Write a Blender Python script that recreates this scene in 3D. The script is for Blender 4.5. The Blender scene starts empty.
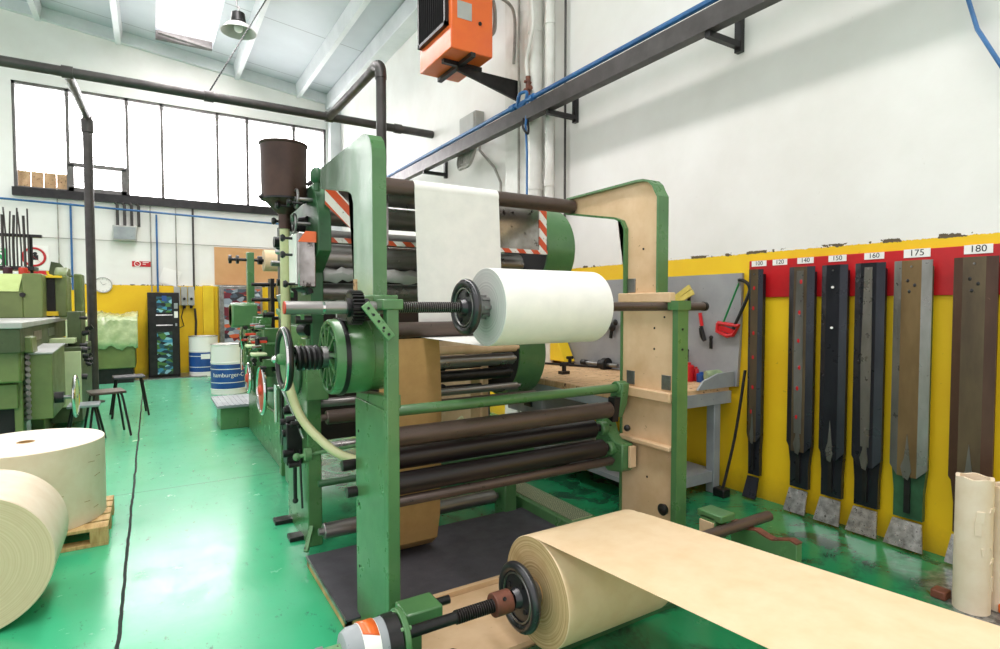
import bpy, bmesh, math, random
from mathutils import Vector, Matrix
random.seed(7)
D = bpy.data
C = bpy.context.scene.collection
PI = math.pi

# ------------------------------------------------------------------ camera
F = 566.0
YAW = math.radians(31.6); PITCH = math.radians(2.07); EYE = 1.6
cam_d = D.cameras.new('camera'); cam = D.objects.new('camera', cam_d); C.objects.link(cam)
cam_d.sensor_width = 36; cam_d.lens = 36 * F / 1000; cam_d.clip_end = 200; cam_d.clip_start = 0.02
cam.location = (0, 0, EYE); cam.rotation_euler = (PI / 2 - PITCH, 0, -YAW)
bpy.context.scene.camera = cam

def ray(u, v):
    x = (u - 500) / F; y = -(v - 324.5) / F
    f = math.cos(PITCH) + y * math.sin(PITCH); z = -math.sin(PITCH) + y * math.cos(PITCH)
    return (f * math.sin(YAW) + x * math.cos(YAW), f * math.cos(YAW) - x * math.sin(YAW), z)
def bw(u, v, Y=15.0):                     # a point of the back wall: x, z
    r = ray(u, v); t = Y / r[1]; return r[0] * t, EYE + r[2] * t
def rw(u, v, X=4.25):                     # a point of the right wall: y, z
    r = ray(u, v); t = X / r[0]; return r[1] * t, EYE + r[2] * t

# ------------------------------------------------------------------ materials
def lin(h):
    h = h.lstrip('#'); o = []
    for i in (0, 2, 4):
        c = int(h[i:i + 2], 16) / 255
        o.append(c / 12.92 if c <= 0.04045 else ((c + 0.055) / 1.055) ** 2.4)
    return (*o, 1)

class NT:
    def __init__(s, name):
        s.m = D.materials.new(name); s.m.use_nodes = True
        s.t = s.m.node_tree; s.n = s.t.nodes; s.l = s.t.links
        s.b = s.n['Principled BSDF']
        s.tc = s.n.new('ShaderNodeTexCoord')
        s.geo = s.n.new('ShaderNodeNewGeometry')
    def put(s, sock, v):
        if hasattr(v, 'is_linked') or hasattr(v, 'links'): s.l.new(v, sock)
        else: sock.default_value = v
    def noise(s, scale, detail=4, rough=.6, vec=None, stretch=None, dist=0):
        n = s.n.new('ShaderNodeTexNoise'); n.inputs['Scale'].default_value = scale
        n.inputs['Detail'].default_value = detail; n.inputs['Roughness'].default_value = rough
        n.inputs['Distortion'].default_value = dist
        v = vec or s.geo.outputs['Position']
        if stretch:
            mp = s.n.new('ShaderNodeMapping'); mp.inputs['Scale'].default_value = stretch
            s.l.new(v, mp.inputs['Vector']); v = mp.outputs[0]
        s.l.new(v, n.inputs['Vector']); return n.outputs['Fac']
    def ramp(s, fac, a, b, ca=(0, 0, 0, 1), cb=(1, 1, 1, 1)):
        r = s.n.new('ShaderNodeValToRGB'); s.l.new(fac, r.inputs[0])
        e = r.color_ramp.elements; e[0].position = a; e[1].position = b; e[0].color = ca; e[1].color = cb
        return r.outputs[0]
    def mix(s, fac, a, b, mode='MIX'):
        m = s.n.new('ShaderNodeMix'); m.data_type = 'RGBA'; m.blend_type = mode
        s.put(m.inputs[0], fac); s.put(m.inputs[6], a); s.put(m.inputs[7], b)
        return m.outputs[2]
    def math(s, op, a, b=0.0, c=None):
        m = s.n.new('ShaderNodeMath'); m.operation = op
        s.put(m.inputs[0], a); s.put(m.inputs[1], b)
        if c is not None: s.put(m.inputs[2], c)
        return m.outputs[0]
    def xyz(s, v=None):
        n = s.n.new('ShaderNodeSeparateXYZ'); s.l.new(v or s.geo.outputs['Position'], n.inputs[0]); return n.outputs
    def bump(s, h, strength=.3, dist=.01):
        b = s.n.new('ShaderNodeBump'); b.inputs['Strength'].default_value = strength; b.inputs['Distance'].default_value = dist
        s.l.new(h, b.inputs['Height']); s.l.new(b.outputs[0], s.b.inputs['Normal'])
    def col(s, v): s.put(s.b.inputs['Base Color'], v)
    def rough(s, v): s.put(s.b.inputs['Roughness'], v)

def paint(name, c1, c2=None, rough=.45, metal=0.0, scale=6, spot=None, spot_a=.62, spot_scale=40, stretch=None, bump=0, coat=0, lo=.35, hi=.65):
    s = NT(name); c1 = lin(c1); c = c1
    if c2:
        c = s.mix(s.ramp(s.noise(scale, stretch=stretch), lo, hi), c1, lin(c2))
    if spot:
        c = s.mix(s.ramp(s.noise(spot_scale, 3, .7), spot_a, spot_a + .06), c, lin(spot))
    s.col(c); s.b.inputs['Metallic'].default_value = metal
    if coat: s.b.inputs['Coat Weight'].default_value = coat; s.b.inputs['Coat Roughness'].default_value = .15
    s.rough(s.math('MULTIPLY_ADD', s.noise(scale * 2), .25, rough - .12))
    if bump: s.bump(s.noise(scale * 6), bump, .004)
    return s.m

M = {}
M['green'] = paint('machine_green', '537f4d', '487446', .30, scale=5, spot='2d4f31', spot_a=.70, spot_scale=30, coat=.3)
M['green_dark'] = paint('dark_machine_green', '386741', '2c5334', .4, scale=5, spot='1c2c1e', spot_a=.66)
M['green_light'] = paint('worn_light_green', '77a070', '4f7f4f', .5, scale=8, spot='2e3c2b', spot_a=.62)
M['olive'] = paint('olive_green', '6f7f47', '606f3e', .4, scale=3, spot='404a2a', spot_a=.70)
M['olive_dark'] = paint('olive_dark', '4b5935', '3d4a2b', .5, scale=4, spot='23291a', spot_a=.64)
M['olive_pale'] = paint('olive_pale', 'c3d58d', 'afc179', .5, scale=3)
M['mint_pale'] = paint('pale_green_panel', 'cfdcae', 'bccc9c', .45, scale=3)
M['tan'] = paint('tan_primer', 'e0c29c', 'd0ae84', .55, scale=4, spot='8a6a48', spot_a=.70, spot_scale=22)
M['steel'] = paint('steel', 'a8a8a6', '807f7d', .32, .9, scale=8, spot='4a4744', spot_a=.66)
M['worn_glare_face'] = paint('worn_green_glare', 'e2eae3', 'a9c4ae', .2, .7, scale=3, stretch=(1,1,.35), spot='5a7c5e', spot_a=.68)  # window glare put into a pale metallic colour, over worn green
M['steel_bright'] = paint('bright_steel', 'd5d5d3', 'a2a2a0', .22, .9, scale=14)
M['steel_roll'] = paint('grey_roller', 'a09d9a', '7d7976', .3, .75, scale=3, stretch=(.4, 4, 4))
M['brown_roll'] = paint('brown_roller', '5f5049', '4b403a', .38, .35, scale=3, spot='2f2622', spot_a=.64, stretch=(.6, 3, 3))
M['dark_roll'] = paint('dark_rubber_roller', '1d191c', '2c2322', .35, .1, scale=3, stretch=(.5, 3, 3))
M['black'] = paint('black_metal', '1a1a1b', '2b2929', .35, .3, scale=9)
M['black_matte'] = paint('black_matte', '151414', '211f20', .7)
M['rubber'] = paint('black_rubber', '202023', '2b2b2e', .3, 0, scale=9, coat=.3)
M['pipe'] = paint('dark_pipe', '4c4947', '3c3937', .4, .35, scale=5)
M['grey'] = paint('grey_paint', '9aa0a2', '868c90', .5, scale=3, spot='5c6063', spot_a=.68)
M['greylight'] = paint('light_grey', 'b5b6b2', 'a6a7a2', .5, scale=3)
M['white_paint'] = paint('white_paint', 'e6e5df', 'd6d4cc', .5, scale=3, spot='8f8878', spot_a=.73, spot_scale=12)
M['white_roof'] = paint('white_beam', 'dcdfe1', 'ced2d4', .6, scale=2)
M['whiteplain'] = paint('white_label', 'f2f1ec', None, .5)
M['ink'] = paint('black_ink', '1b1b1d', None, .5)
M['orange'] = paint('orange_enamel', 'f0702a', 'e8662a', .35, scale=3, coat=.4)
M['red'] = paint('red_paint', 'c8141c', 'b5121a', .4, scale=4)
M['red_wheel'] = paint('red_wheel', 'd9432a', 'b93a26', .4, scale=9)
M['blue'] = paint('blue_paint', '2456a0', '1d4688', .35, scale=3)
M['bluepipe'] = paint('blue_pipe', '2f6ea8', '28598c', .35, scale=3)
M['yellow'] = paint('yellow_paint', 'f2cf22', 'e8c21c', .45, scale=3)
M['woodtop'] = paint('bench_wood', 'd9b78c', 'bb9266', .6, scale=4, spot='6b4a2f', spot_a=.6, spot_scale=18, stretch=(1, 6, 1), bump=.3)
M['pallet'] = paint('pallet_wood', 'd2b37c', 'b08c55', .7, scale=6, stretch=(6, 1, 1), bump=.3)
M['plywood'] = paint('kraft_board', 'd3a272', 'c99765', .7, scale=1.5)
M['wood_yellow'] = paint('yellow_wood', 'e3cf6e', 'cfb955', .6, scale=8)
M['greyboard'] = paint('grey_board', '9c9d9f', '8b8c8f', .55, scale=2, spot='55565a', spot_a=.68, spot_scale=28)
M['hose'] = paint('pale_hose', 'c5c796', 'b3b583', .4, scale=4, coat=.3)
M['hopper'] = paint('hopper_brown', '4a352c', '3a2a24', .4, .35, scale=5, spot='6e5647', spot_a=.68)
M['mirror'] = paint('polished_plate', 'b9b7b3', '827c77', .2, .95, scale=4, spot='4b4541', spot_a=.6, spot_scale=12)
M['platform'] = paint('dark_mat', '4b4a50', '403f44', .55, scale=6, spot='5a5658', spot_a=.66)
M['ltgreen_plate'] = paint('pierced_tread', '93a37c', '6d8560', .6, scale=12)
M['skin_plastic'] = paint('clear_wrap', 'cfd8a8', '9db07d', .25, scale=6, coat=.6)
M['frame_win'] = paint('window_metal', '6f6c6a', '5a5654', .5, scale=6)
M['brownsign'] = paint('rusty_brown', '7a4632', '5a3528', .6, scale=12)
M['chrome'] = paint('chrome', 'e4e4e2', 'c9c9c7', .12, 1)
M['exitgreen'] = paint('exit_green', '1f9a55', None, .4)
M['dark_purple'] = paint('dark_magenta', '4a1b2c', '3a1622', .5)
M['cable'] = paint('grey_cable', 'aaa79e', '8f8c84', .5)

def mat_paper(name, c1, c2, rings=False):
    s = NT(name)
    c = s.mix(s.ramp(s.noise(9, 5), .35, .7), lin(c1), lin(c2))
    s.col(c); s.rough(.65); s.bump(s.noise(60, 3), .06, .002); return s.m
M['paper'] = mat_paper('white_paper', 'f1f0ea', 'e7e7e2')
M['kraft'] = mat_paper('kraft_paper', 'e8cfaa', 'e0c39a')
M['kraft_dark'] = mat_paper('brown_kraft', 'b8935c', 'a98450')
M['kraft_pale'] = mat_paper('pale_kraft', 'ebdcc3', 'e3d0b3')

def mat_end(name, axis, cy, cz, c1, c2):        # wound paper end: fine concentric rings about the roll's own axis
    s = NT(name); v = s.tc.outputs['Object']; o = s.xyz(v)
    a, b = {'X': (1, 2), 'Y': (0, 2), 'Z': (0, 1)}[axis]
    r = s.math('SQRT', s.math('ADD', s.math('POWER', s.math('SUBTRACT', o[a], cy), 2.0), s.math('POWER', s.math('SUBTRACT', o[b], cz), 2.0)))
    n = s.n.new('ShaderNodeTexNoise'); n.noise_dimensions = '1D'; n.inputs['Scale'].default_value = 130; n.inputs['Detail'].default_value = 3
    s.l.new(r, n.inputs['W'])
    c = s.mix(s.ramp(n.outputs['Fac'], .3, .7), lin(c1), lin(c2))
    c = s.mix(s.ramp(s.noise(5, 4), .55, .75), c, lin(c2))
    s.col(c); s.rough(.7); return s.m

def mat_thread(name, c1, c2):                   # thread turns along X
    s = NT(name); x = s.xyz()[0]
    w = s.math('SINE', s.math('MULTIPLY', x, 2 * PI / .0105))
    s.col(s.mix(s.ramp(w, .2, .8), lin(c2), lin(c1))); s.b.inputs['Metallic'].default_value = .7; s.rough(.3)
    s.bump(w, 1, .004); return s.m
M['thread'] = mat_thread('threaded_steel', '8b8784', '3f3b39')
M['thread_dark'] = mat_thread('threaded_dark_steel', '55504e', '201d1c')

def mat_tape(name, axis='X', col='d9552b'):
    s = NT(name); o = s.xyz()
    k = s.math('ADD', o['XYZ'.index(axis)], o[2]) if axis != 'Z' else s.math('ADD', o[2], o[0])
    f = s.math('FRACT', s.math('MULTIPLY', k, 1 / .13))
    c = s.mix(s.math('GREATER_THAN', f, .5), lin('efece6'), lin(col))
    c = s.mix(s.ramp(s.noise(60), .62, .7), c, lin('8f8378'))
    s.col(c); s.rough(.4); return s.m
M['tape'] = mat_tape('hazard_tape')

def mat_floor():
    s = NT('green_painted_floor'); o = s.xyz()
    big = s.noise(.55, 4, .6); mid = s.noise(2.2, 5, .65)
    c = s.mix(s.ramp(big, .38, .62), lin('2fa670'), lin('4fb98c'))
    c = s.mix(s.ramp(mid, .35, .7), c, lin('33b07a'))
    far = s.ramp(s.math('MULTIPLY', o[1], 1 / 14.0), .25, .8)               # the floor colour pales towards the far wall
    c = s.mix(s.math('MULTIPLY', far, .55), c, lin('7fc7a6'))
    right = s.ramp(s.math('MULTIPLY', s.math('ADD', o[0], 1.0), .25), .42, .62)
    c = s.mix(s.math('MULTIPLY', right, .75), c, lin('0c6f3d'))             # deeper green on the right side
    # scuffs and grime
    n1 = s.noise(14, 6, .75, stretch=(1, .5, 1)); c = s.mix(s.ramp(n1, .60, .68), c, lin('2f6f52'))
    n2 = s.noise(60, 3, .7, stretch=(1, .35, 1)); c = s.mix(s.ramp(n2, .70, .74), c, lin('26382f'))
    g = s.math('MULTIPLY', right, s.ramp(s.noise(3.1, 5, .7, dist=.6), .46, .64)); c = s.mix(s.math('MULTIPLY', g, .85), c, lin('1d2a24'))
    # bare dark concrete by the cardboard cores
    dx = s.math('DIVIDE', s.math('SUBTRACT', o[0], 3.95), .55); dy = s.math('DIVIDE', s.math('SUBTRACT', o[1], .95), .55)
    rr = s.math('ADD', s.math('ADD', s.math('POWER', dx, 2.0), s.math('POWER', dy, 2.0)), s.math('MULTIPLY', s.noise(9), .8)); rr = s.math('MULTIPLY', rr, .4)
    c = s.mix(s.ramp(rr, .42, .6, (1, 1, 1, 1), (0, 0, 0, 1)), c, s.mix(s.ramp(s.noise(25), .4, .6), lin('4a4c4c'), lin('83837f')))
    # slab joints
    wob = s.math('MULTIPLY', s.math('SUBTRACT', s.noise(3, 3), .5), .03)
    j1 = s.math('LESS_THAN', s.math('ABSOLUTE', s.math('ADD', s.math('ADD', o[0], .165), wob)), .009)
    j2 = s.math('LESS_THAN', s.math('ABSOLUTE', s.math('ADD', s.math('SUBTRACT', o[1], 5.66), wob)), .006)
    c = s.mix(j1, c, lin('1f2d27')); c = s.mix(s.math('MULTIPLY', j2, .7), c, lin('2f5a48'))
    s.col(c)
    s.rough(s.math('MAXIMUM', s.math('MULTIPLY_ADD', s.noise(4, 6, .7), .28, .09), s.math('MULTIPLY', j1, .9)))
    s.b.inputs['Specular IOR Level'].default_value = .52
    s.bump(s.noise(6, 4), .12, .01)
    return s.m
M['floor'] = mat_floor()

def mat_wall(name, h=2.02):
    s = NT(name); o = s.xyz()
    w = s.mix(s.ramp(s.noise(.8, 5), .35, .7), lin('efeeea'), lin('e2e0da'))
    w = s.mix(s.ramp(s.noise(9, 6, .75), .68, .76), w, lin('c9c4b8'))
    y = s.mix(s.ramp(s.noise(1.2, 5), .35, .7), lin('f3cb14'), lin('eabb0c'))
    y = s.mix(s.ramp(s.noise(30, 4, .7), .70, .74), y, lin('8f7420'))
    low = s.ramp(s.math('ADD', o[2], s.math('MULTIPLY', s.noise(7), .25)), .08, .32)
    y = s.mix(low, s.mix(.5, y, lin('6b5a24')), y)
    edge = s.math('ADD', o[2], s.math('MULTIPLY', s.math('SUBTRACT', s.noise(30, 4, .8), .5), .035))
    top = s.math('GREATER_THAN', edge, h)
    c = s.mix(top, y, w)
    grime = s.math('MULTIPLY', s.math('LESS_THAN', s.math('ABSOLUTE', s.math('SUBTRACT', edge, h + .006)), .012), s.math('GREATER_THAN', s.noise(5, 4), .52))
    c = s.mix(grime, c, lin('5a4e3a'))
    s.col(c); s.rough(.55); s.bump(s.noise(20, 5), .1, .01); return s.m
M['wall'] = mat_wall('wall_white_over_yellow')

def mat_ceiling():
    s = NT('ceiling_panels'); o = s.xyz()
    c = s.mix(s.ramp(s.noise(.5, 4), .35, .7), lin('bcc3c8'), lin('acb3b8'))
    f = s.math('FRACT', s.math('MULTIPLY', o[1], 1 / 2.4)); c = s.mix(s.math('LESS_THAN', f, .012), c, lin('8e9598'))
    s.col(c); s.rough(.6); return s.m
M['ceiling'] = mat_ceiling()

def mat_glass():
    s = NT('window_glass'); s.col((1, 1, 1, 1)); s.b.inputs['Transmission Weight'].default_value = 1; s.b.inputs['Roughness'].default_value = 0.02
    s.b.inputs['IOR'].default_value = 1.1; return s.m
M['glass'] = mat_glass()

def mat_tread():                                # pierced tread: rows of dark slots in a pale green plate
    s = NT('pierced_tread_plate'); b = s.n.new('ShaderNodeTexBrick'); b.inputs['Scale'].default_value = 26
    b.inputs['Color1'].default_value = lin('2b3d2a'); b.inputs['Color2'].default_value = lin('33462f'); b.inputs['Mortar'].default_value = lin('b3b791')
    b.inputs['Mortar Size'].default_value = .035; s.l.new(s.geo.outputs['Position'], b.inputs['Vector']); s.col(b.outputs[0]); s.rough(.55); return s.m
M['tread'] = mat_tread()
def mat_print(name, cols, scale):               # printed all-over picture: patches of several inks
    s = NT(name); v = s.n.new('ShaderNodeTexVoronoi'); v.inputs['Scale'].default_value = scale
    mp = s.n.new('ShaderNodeMapping'); mp.inputs['Scale'].default_value = (1, 1, 1.9)
    s.l.new(s.geo.outputs['Position'], mp.inputs[0]); s.l.new(mp.outputs[0], v.inputs['Vector'])
    r = s.n.new('ShaderNodeValToRGB'); r.color_ramp.interpolation = 'CONSTANT'
    sep = s.n.new('ShaderNodeSeparateColor'); s.l.new(v.outputs['Color'], sep.inputs[0]); s.l.new(sep.outputs[0], r.inputs[0])
    e = r.color_ramp.elements
    while len(e) < len(cols): e.new(.5)
    for i, c in enumerate(cols): e[i].position = i / len(cols); e[i].color = lin(c)
    s.col(r.outputs[0]); s.rough(.3); return s.m
M['print_sea'] = mat_print('seascape_print', ['0f2e3e', '3f8fb0', '1c3f2a', '8fc4cf', '22566a', '4c7a3a', '0c1820'], 9)
M['print_people'] = mat_print('poster_print', ['a9b4bd', '30303a', 'd0603a', '6b2030', '8f9aa8', '4a5868'], 7)

# blade materials: plates with their own stains
M['bl_dark'] = paint('blade_black', '23252c', '34363d', .3, .55, scale=5, stretch=(1, 1, .3), spot='5b5b60', spot_a=.72)
M['bl_brown'] = paint('blade_brown', '6e6048', '54483a', .35, .5, scale=5, stretch=(1, 1, .3), spot='2e2722', spot_a=.68)
M['bl_rust'] = paint('blade_rust', '5c4436', '463228', .38, .5, scale=4, stretch=(1, 1, .3), spot='8a7058', spot_a=.70)
M['bl_grey'] = paint('blade_grey', '8d8d88', '6d6c66', .3, .7, scale=5, stretch=(1, 1, .3), spot='4d463c', spot_a=.68)
M['bl_brass'] = paint('blade_brass', '8a7350', '6f5a3c', .35, .55, scale=5, stretch=(1, 1, .3), spot='b09a72', spot_a=.7)
M['bl_toe'] = paint('blade_toe', 'cfcfcd', '8f8f8c', .3, .8, scale=22, spot='4c4a48', spot_a=.62)
M['bl_green'] = paint('blade_greenish', '3f6a4c', '2e5038', .4, .3, scale=6)

# ------------------------------------------------------------------ mesh builder
class MB:
    def __init__(s): s.bm = bmesh.new(); s.mi = 0
    def mat(s, i): s.mi = i; return s
    def _f(s, vs, smooth=False):
        try: f = s.bm.faces.new(vs); f.material_index = s.mi; f.smooth = smooth; return f
        except ValueError: return None
    def box(s, x0, x1, y0, y1, z0, z1):
        v = [s.bm.verts.new(p) for p in ((x0,y0,z0),(x1,y0,z0),(x1,y1,z0),(x0,y1,z0),(x0,y0,z1),(x1,y0,z1),(x1,y1,z1),(x0,y1,z1))]
        for q in ((0,3,2,1),(4,5,6,7),(0,1,5,4),(1,2,6,5),(2,3,7,6),(3,0,4,7)): s._f([v[i] for i in q])
        return s
    def obox(s, c, ax, ay, az):               # oriented box: centre and three half vectors
        c, ax, ay, az = map(Vector, (c, ax, ay, az)); v = []
        for k in (-1, 1):
            for i, j in ((-1,-1),(1,-1),(1,1),(-1,1)): v.append(s.bm.verts.new(c + ax*i + ay*j + az*k))
        for q in ((0,3,2,1),(4,5,6,7),(0,1,5,4),(1,2,6,5),(2,3,7,6),(3,0,4,7)): s._f([v[i] for i in q])
        return s
    def bar(s, a, b, w, h, up=(0,0,1)):
        a, b = Vector(a), Vector(b); d = b - a; u = Vector(up)
        if abs(d.normalized().dot(u)) > .95: u = Vector((0,1,0))
        sx = d.cross(u).normalized(); sz = sx.cross(d).normalized()
        return s.obox((a+b)/2, d/2, sx*w/2, sz*h/2)
    def prism(s, pts, axis, a, b):             # polygon in the other two axes, extruded along axis
        def P(p, t): return {'X': (t, p[0], p[1]), 'Y': (p[0], t, p[1]), 'Z': (p[0], p[1], t)}[axis]
        A = [s.bm.verts.new(P(p, a)) for p in pts]; B = [s.bm.verts.new(P(p, b)) for p in pts]; n = len(pts)
        s._f(A); s._f(B[::-1])
        for i in range(n): s._f([A[i], B[i], B[(i+1)%n], A[(i+1)%n]])
        return s
    def lathe(s, o, d, prof, seg=32, closed=False):   # prof: (distance along d, radius)
        o = Vector(o); d = Vector(d).normalized(); t = Vector((0,0,1)) if abs(d.z) < .9 else Vector((1,0,0))
        x = d.cross(t).normalized(); y = d.cross(x); rings = []
        for (h, r) in prof:
            if r <= 1e-6: rings.append([s.bm.verts.new(o + d*h)])
            else: rings.append([s.bm.verts.new(o + d*h + x*math.cos(2*PI*i/seg)*r + y*math.sin(2*PI*i/seg)*r) for i in range(seg)])
        pr = list(zip(rings, rings[1:]))
        if closed: pr.append((rings[-1], rings[0]))
        for A, B in pr:
            for i in range(seg):
                j = (i+1) % seg
                if len(A) == 1 and len(B) == 1: continue
                if len(A) == 1: s._f([A[0], B[j], B[i]], True)
                elif len(B) == 1: s._f([A[i], A[j], B[0]], True)
                else: s._f([A[i], A[j], B[j], B[i]], True)
        return s
    def cyl(s, a, b, r, r2=None, seg=32):
        a, b = Vector(a), Vector(b); L = (b-a).length; r2 = r if r2 is None else r2
        return s.lathe(a, b-a, [(0,0),(0,r),(L,r2),(L,0)], seg)
    def ring(s, o, d, R, r, seg=40, sides=10):  # torus about axis d
        prof = [(r*math.sin(2*PI*k/sides), R + r*math.cos(2*PI*k/sides)) for k in range(sides)]
        return s.lathe(o, d, prof, seg, closed=True)
    def tube(s, pts, r, seg=10, smooth=True):
        pts = [Vector(p) for p in pts]
        if smooth and len(pts) > 2:
            q = []
            for i in range(len(pts)-1):
                p0, p1, p2, p3 = pts[max(i-1,0)], pts[i], pts[i+1], pts[min(i+2,len(pts)-1)]
                for k in range(6):
                    t = k/6; q.append(.5*((2*p1)+(p2-p0)*t+(2*p0-5*p1+4*p2-p3)*t*t+(3*p1-p0-3*p2+p3)*t**3))
            q.append(pts[-1]); pts = q
        n = None; rings = []
        for i, p in enumerate(pts):
            d = (pts[min(i+1,len(pts)-1)] - pts[max(i-1,0)]).normalized()
            if n is None: n = d.cross(Vector((0,0,1)) if abs(d.z) < .9 else Vector((1,0,0))).normalized()
            n = (n - d*n.dot(d)).normalized(); b = d.cross(n)
            rr = r[i*len(r)//len(pts)] if isinstance(r, (list, tuple)) else r
            rings.append([s.bm.verts.new(p + n*math.cos(2*PI*k/seg)*rr + b*math.sin(2*PI*k/seg)*rr) for k in range(seg)])
        for A, B in zip(rings, rings[1:]):
            for k in range(seg): s._f([A[k], A[(k+1)%seg], B[(k+1)%seg], B[k]], True)
        s._f(rings[0][::-1]); s._f(rings[-1]); return s
    def ball(s, c, r, sc=(1,1,1), seg=16):
        n = 8; prof = [(-r*math.cos(PI*k/n), r*math.sin(PI*k/n)) for k in range(n+1)]
        prof[0] = (-r, 0); prof[-1] = (r, 0)
        b0 = len(s.bm.verts); s.lathe((0,0,0), (0,0,1), prof, seg); s.bm.verts.ensure_lookup_table()
        for v in s.bm.verts[b0:]: v.co = Vector((v.co.x*sc[0], v.co.y*sc[1], v.co.z*sc[2])) + Vector(c)
        return s
    def sheet(s, path, x0, x1, th=.003):        # thin web: path of (y,z), swept along X, real thickness
        pts = [Vector((0, p[0], p[1])) for p in path]; L = []; R = []
        for i, p in enumerate(pts):
            d = (pts[min(i+1,len(pts)-1)] - pts[max(i-1,0)]).normalized(); n = Vector((0, -d.z, d.y))
            L.append([s.bm.verts.new((x0, *(p + n*k)[1:])) for k in (0, th)]); R.append([s.bm.verts.new((x1, *(p + n*k)[1:])) for k in (0, th)])
        for i in range(len(pts)-1):
            s._f([L[i][1], L[i+1][1], R[i+1][1], R[i][1]], True); s._f([L[i][0], R[i][0], R[i+1][0], L[i+1][0]], True)
            s._f([L[i][0], L[i+1][0], L[i+1][1], L[i][1]]); s._f([R[i][0], R[i][1], R[i+1][1], R[i+1][0]])
        s._f([L[0][0], L[0][1], R[0][1], R[0][0]]); s._f([L[-1][0], R[-1][0], R[-1][1], L[-1][1]]); return s
    def build(s, name, mats, parent=None, bevel=0, **tags):
        bm = s.bm; bmesh.ops.recalc_face_normals(bm, faces=bm.faces)
        xs = [v.co for v in bm.verts]
        lo = Vector([min(c[i] for c in xs) for i in range(3)]); hi = Vector([max(c[i] for c in xs) for i in range(3)])
        c = (lo + hi) / 2
        if parent is None: c.z = lo.z
        for v in bm.verts: v.co -= c
        me = D.meshes.new(name); bm.to_mesh(me); bm.free()
        if not isinstance(mats, (list, tuple)): mats = [mats]
        for m in mats: me.materials.append(M[m] if isinstance(m, str) else m)
        for p in me.polygons: p.use_smooth = True
        me.set_sharp_from_angle(angle=math.radians(35))
        o = D.objects.new(name, me); C.objects.link(o); o.location = c
        if parent is not None:
            o.parent = parent
            off = Vector(parent.location); q = parent.parent
            while q is not None: off = off + Vector(q.location); q = q.parent
            o.location = c - off
        if bevel:
            b = o.modifiers.new('bevel', 'BEVEL'); b.width = bevel; b.segments = 2; b.limit_method = 'ANGLE'; b.angle_limit = math.radians(40)
        for k, v in tags.items(): o[k] = v
        return o

def thing(name, label, cat, loc, group=None):
    o = D.objects.new(name, None); C.objects.link(o); o.location = loc; o['label'] = label; o['category'] = cat
    o.empty_display_size = .1
    if group: o['group'] = group
    return o
def tag(o, label, cat, group=None):
    o['label'] = label; o['category'] = cat
    if group: o['group'] = group
    return o
def struct(o): o['kind'] = 'structure'; return o
def dup(root, loc, label, group=None, rotz=None):
    r = root.copy(); C.objects.link(r); r.location = loc; r['label'] = label
    if rotz is not None: r.rotation_euler = (0, 0, rotz)
    if group: r['group'] = group
    for ch in list(root.children):
        c = ch.copy(); C.objects.link(c); c.parent = r
        for g in ch.children:
            d = g.copy(); C.objects.link(d); d.parent = c
    return r

def text_part(name, body, size, origin, right, up, mat, parent, thick=.0015, bend=None, center=True):
    cu = D.curves.new(name, 'FONT'); cu.body = body; cu.size = size; cu.extrude = thick
    if center: cu.align_x = 'CENTER'; cu.align_y = 'CENTER'
    to = D.objects.new(name, cu); C.objects.link(to)
    bpy.context.view_layer.update()
    me = D.meshes.new_from_object(to.evaluated_get(bpy.context.evaluated_depsgraph_get()))
    D.objects.remove(to); D.curves.remove(cu)
    right, up = Vector(right).normalized(), Vector(up).normalized(); n = right.cross(up)
    for v in me.vertices:
        if bend:
            c, R, a0 = bend; a = a0 + v.co.x / R; rr = R + v.co.z + .001
            v.co = Vector((c[0] + rr*math.cos(a), c[1] + rr*math.sin(a), origin[2] + v.co.y))
        else: v.co = Vector(origin) + right*v.co.x + up*v.co.y + n*v.co.z
    cc = sum((v.co for v in me.vertices), Vector()) / max(1, len(me.vertices))
    for v in me.vertices: v.co -= cc
    me.materials.clear(); me.materials.append(M[mat])
    o = D.objects.new(name, me); C.objects.link(o)
    off = Vector(); q = parent
    while q is not None: off = off + Vector(q.location); q = q.parent
    o.parent = parent; o.location = cc - off
    return o

# ================================================================== THE ROOM
XR, YB = 4.25, 15.0
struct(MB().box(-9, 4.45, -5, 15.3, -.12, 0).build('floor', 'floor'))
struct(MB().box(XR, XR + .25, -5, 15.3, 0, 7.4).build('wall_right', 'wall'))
def zc(x): return 7.44 - .115 * x
w = MB()
w.prism([(-9, 0), (XR, 0), (XR, 3.95), (-9, 3.95)], 'Y', YB, YB + .25)
w.prism([(-9, 6.12), (XR, 6.12), (XR, zc(XR) + .05), (-9, zc(-9) + .05)], 'Y', YB, YB + .25)
w.box(3.93, XR, YB, YB + .25, 3.95, 6.12); w.box(-3.1, -2.33, YB, YB + .25, 3.95, 6.12)
struct(w.build('wall_back', 'wall'))
# roof slab, open at the skylights
def roof(m, x0, x1, y0, y1):
    m.prism([(x0, zc(x0)), (x1, zc(x1)), (x1, zc(x1) + .15), (x0, zc(x0) + .15)], 'Y', y0, y1)
m = MB(); roof(m, -9, -6.3, -5, 15.3); roof(m, -5.2, .18, -5, 15.3); roof(m, 1.27, 4.5, -5, 15.3); roof(m, .18, 1.27, 14.5, 15.3)
struct(m.build('ceiling', 'ceiling'))
n = 0
for x in (-8.0, -4.3, -1.87, -.51, 1.84, 3.25):
    n += 1
    m = MB(); z = zc(x); m.prism([(x - .09, z + .02), (x + .09, z + .02), (x + .05, z - .27), (x - .05, z - .27)], 'Y', -5, YB)
    struct(m.build('trim_%d' % n, 'white_roof'))
m = MB(); m.prism([(-9, zc(-9) - .24), (XR, zc(XR) - .24), (XR, zc(XR)), (-9, zc(-9))], 'Y', YB - .12, YB); struct(m.build('trim_7', 'white_roof'))
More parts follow.
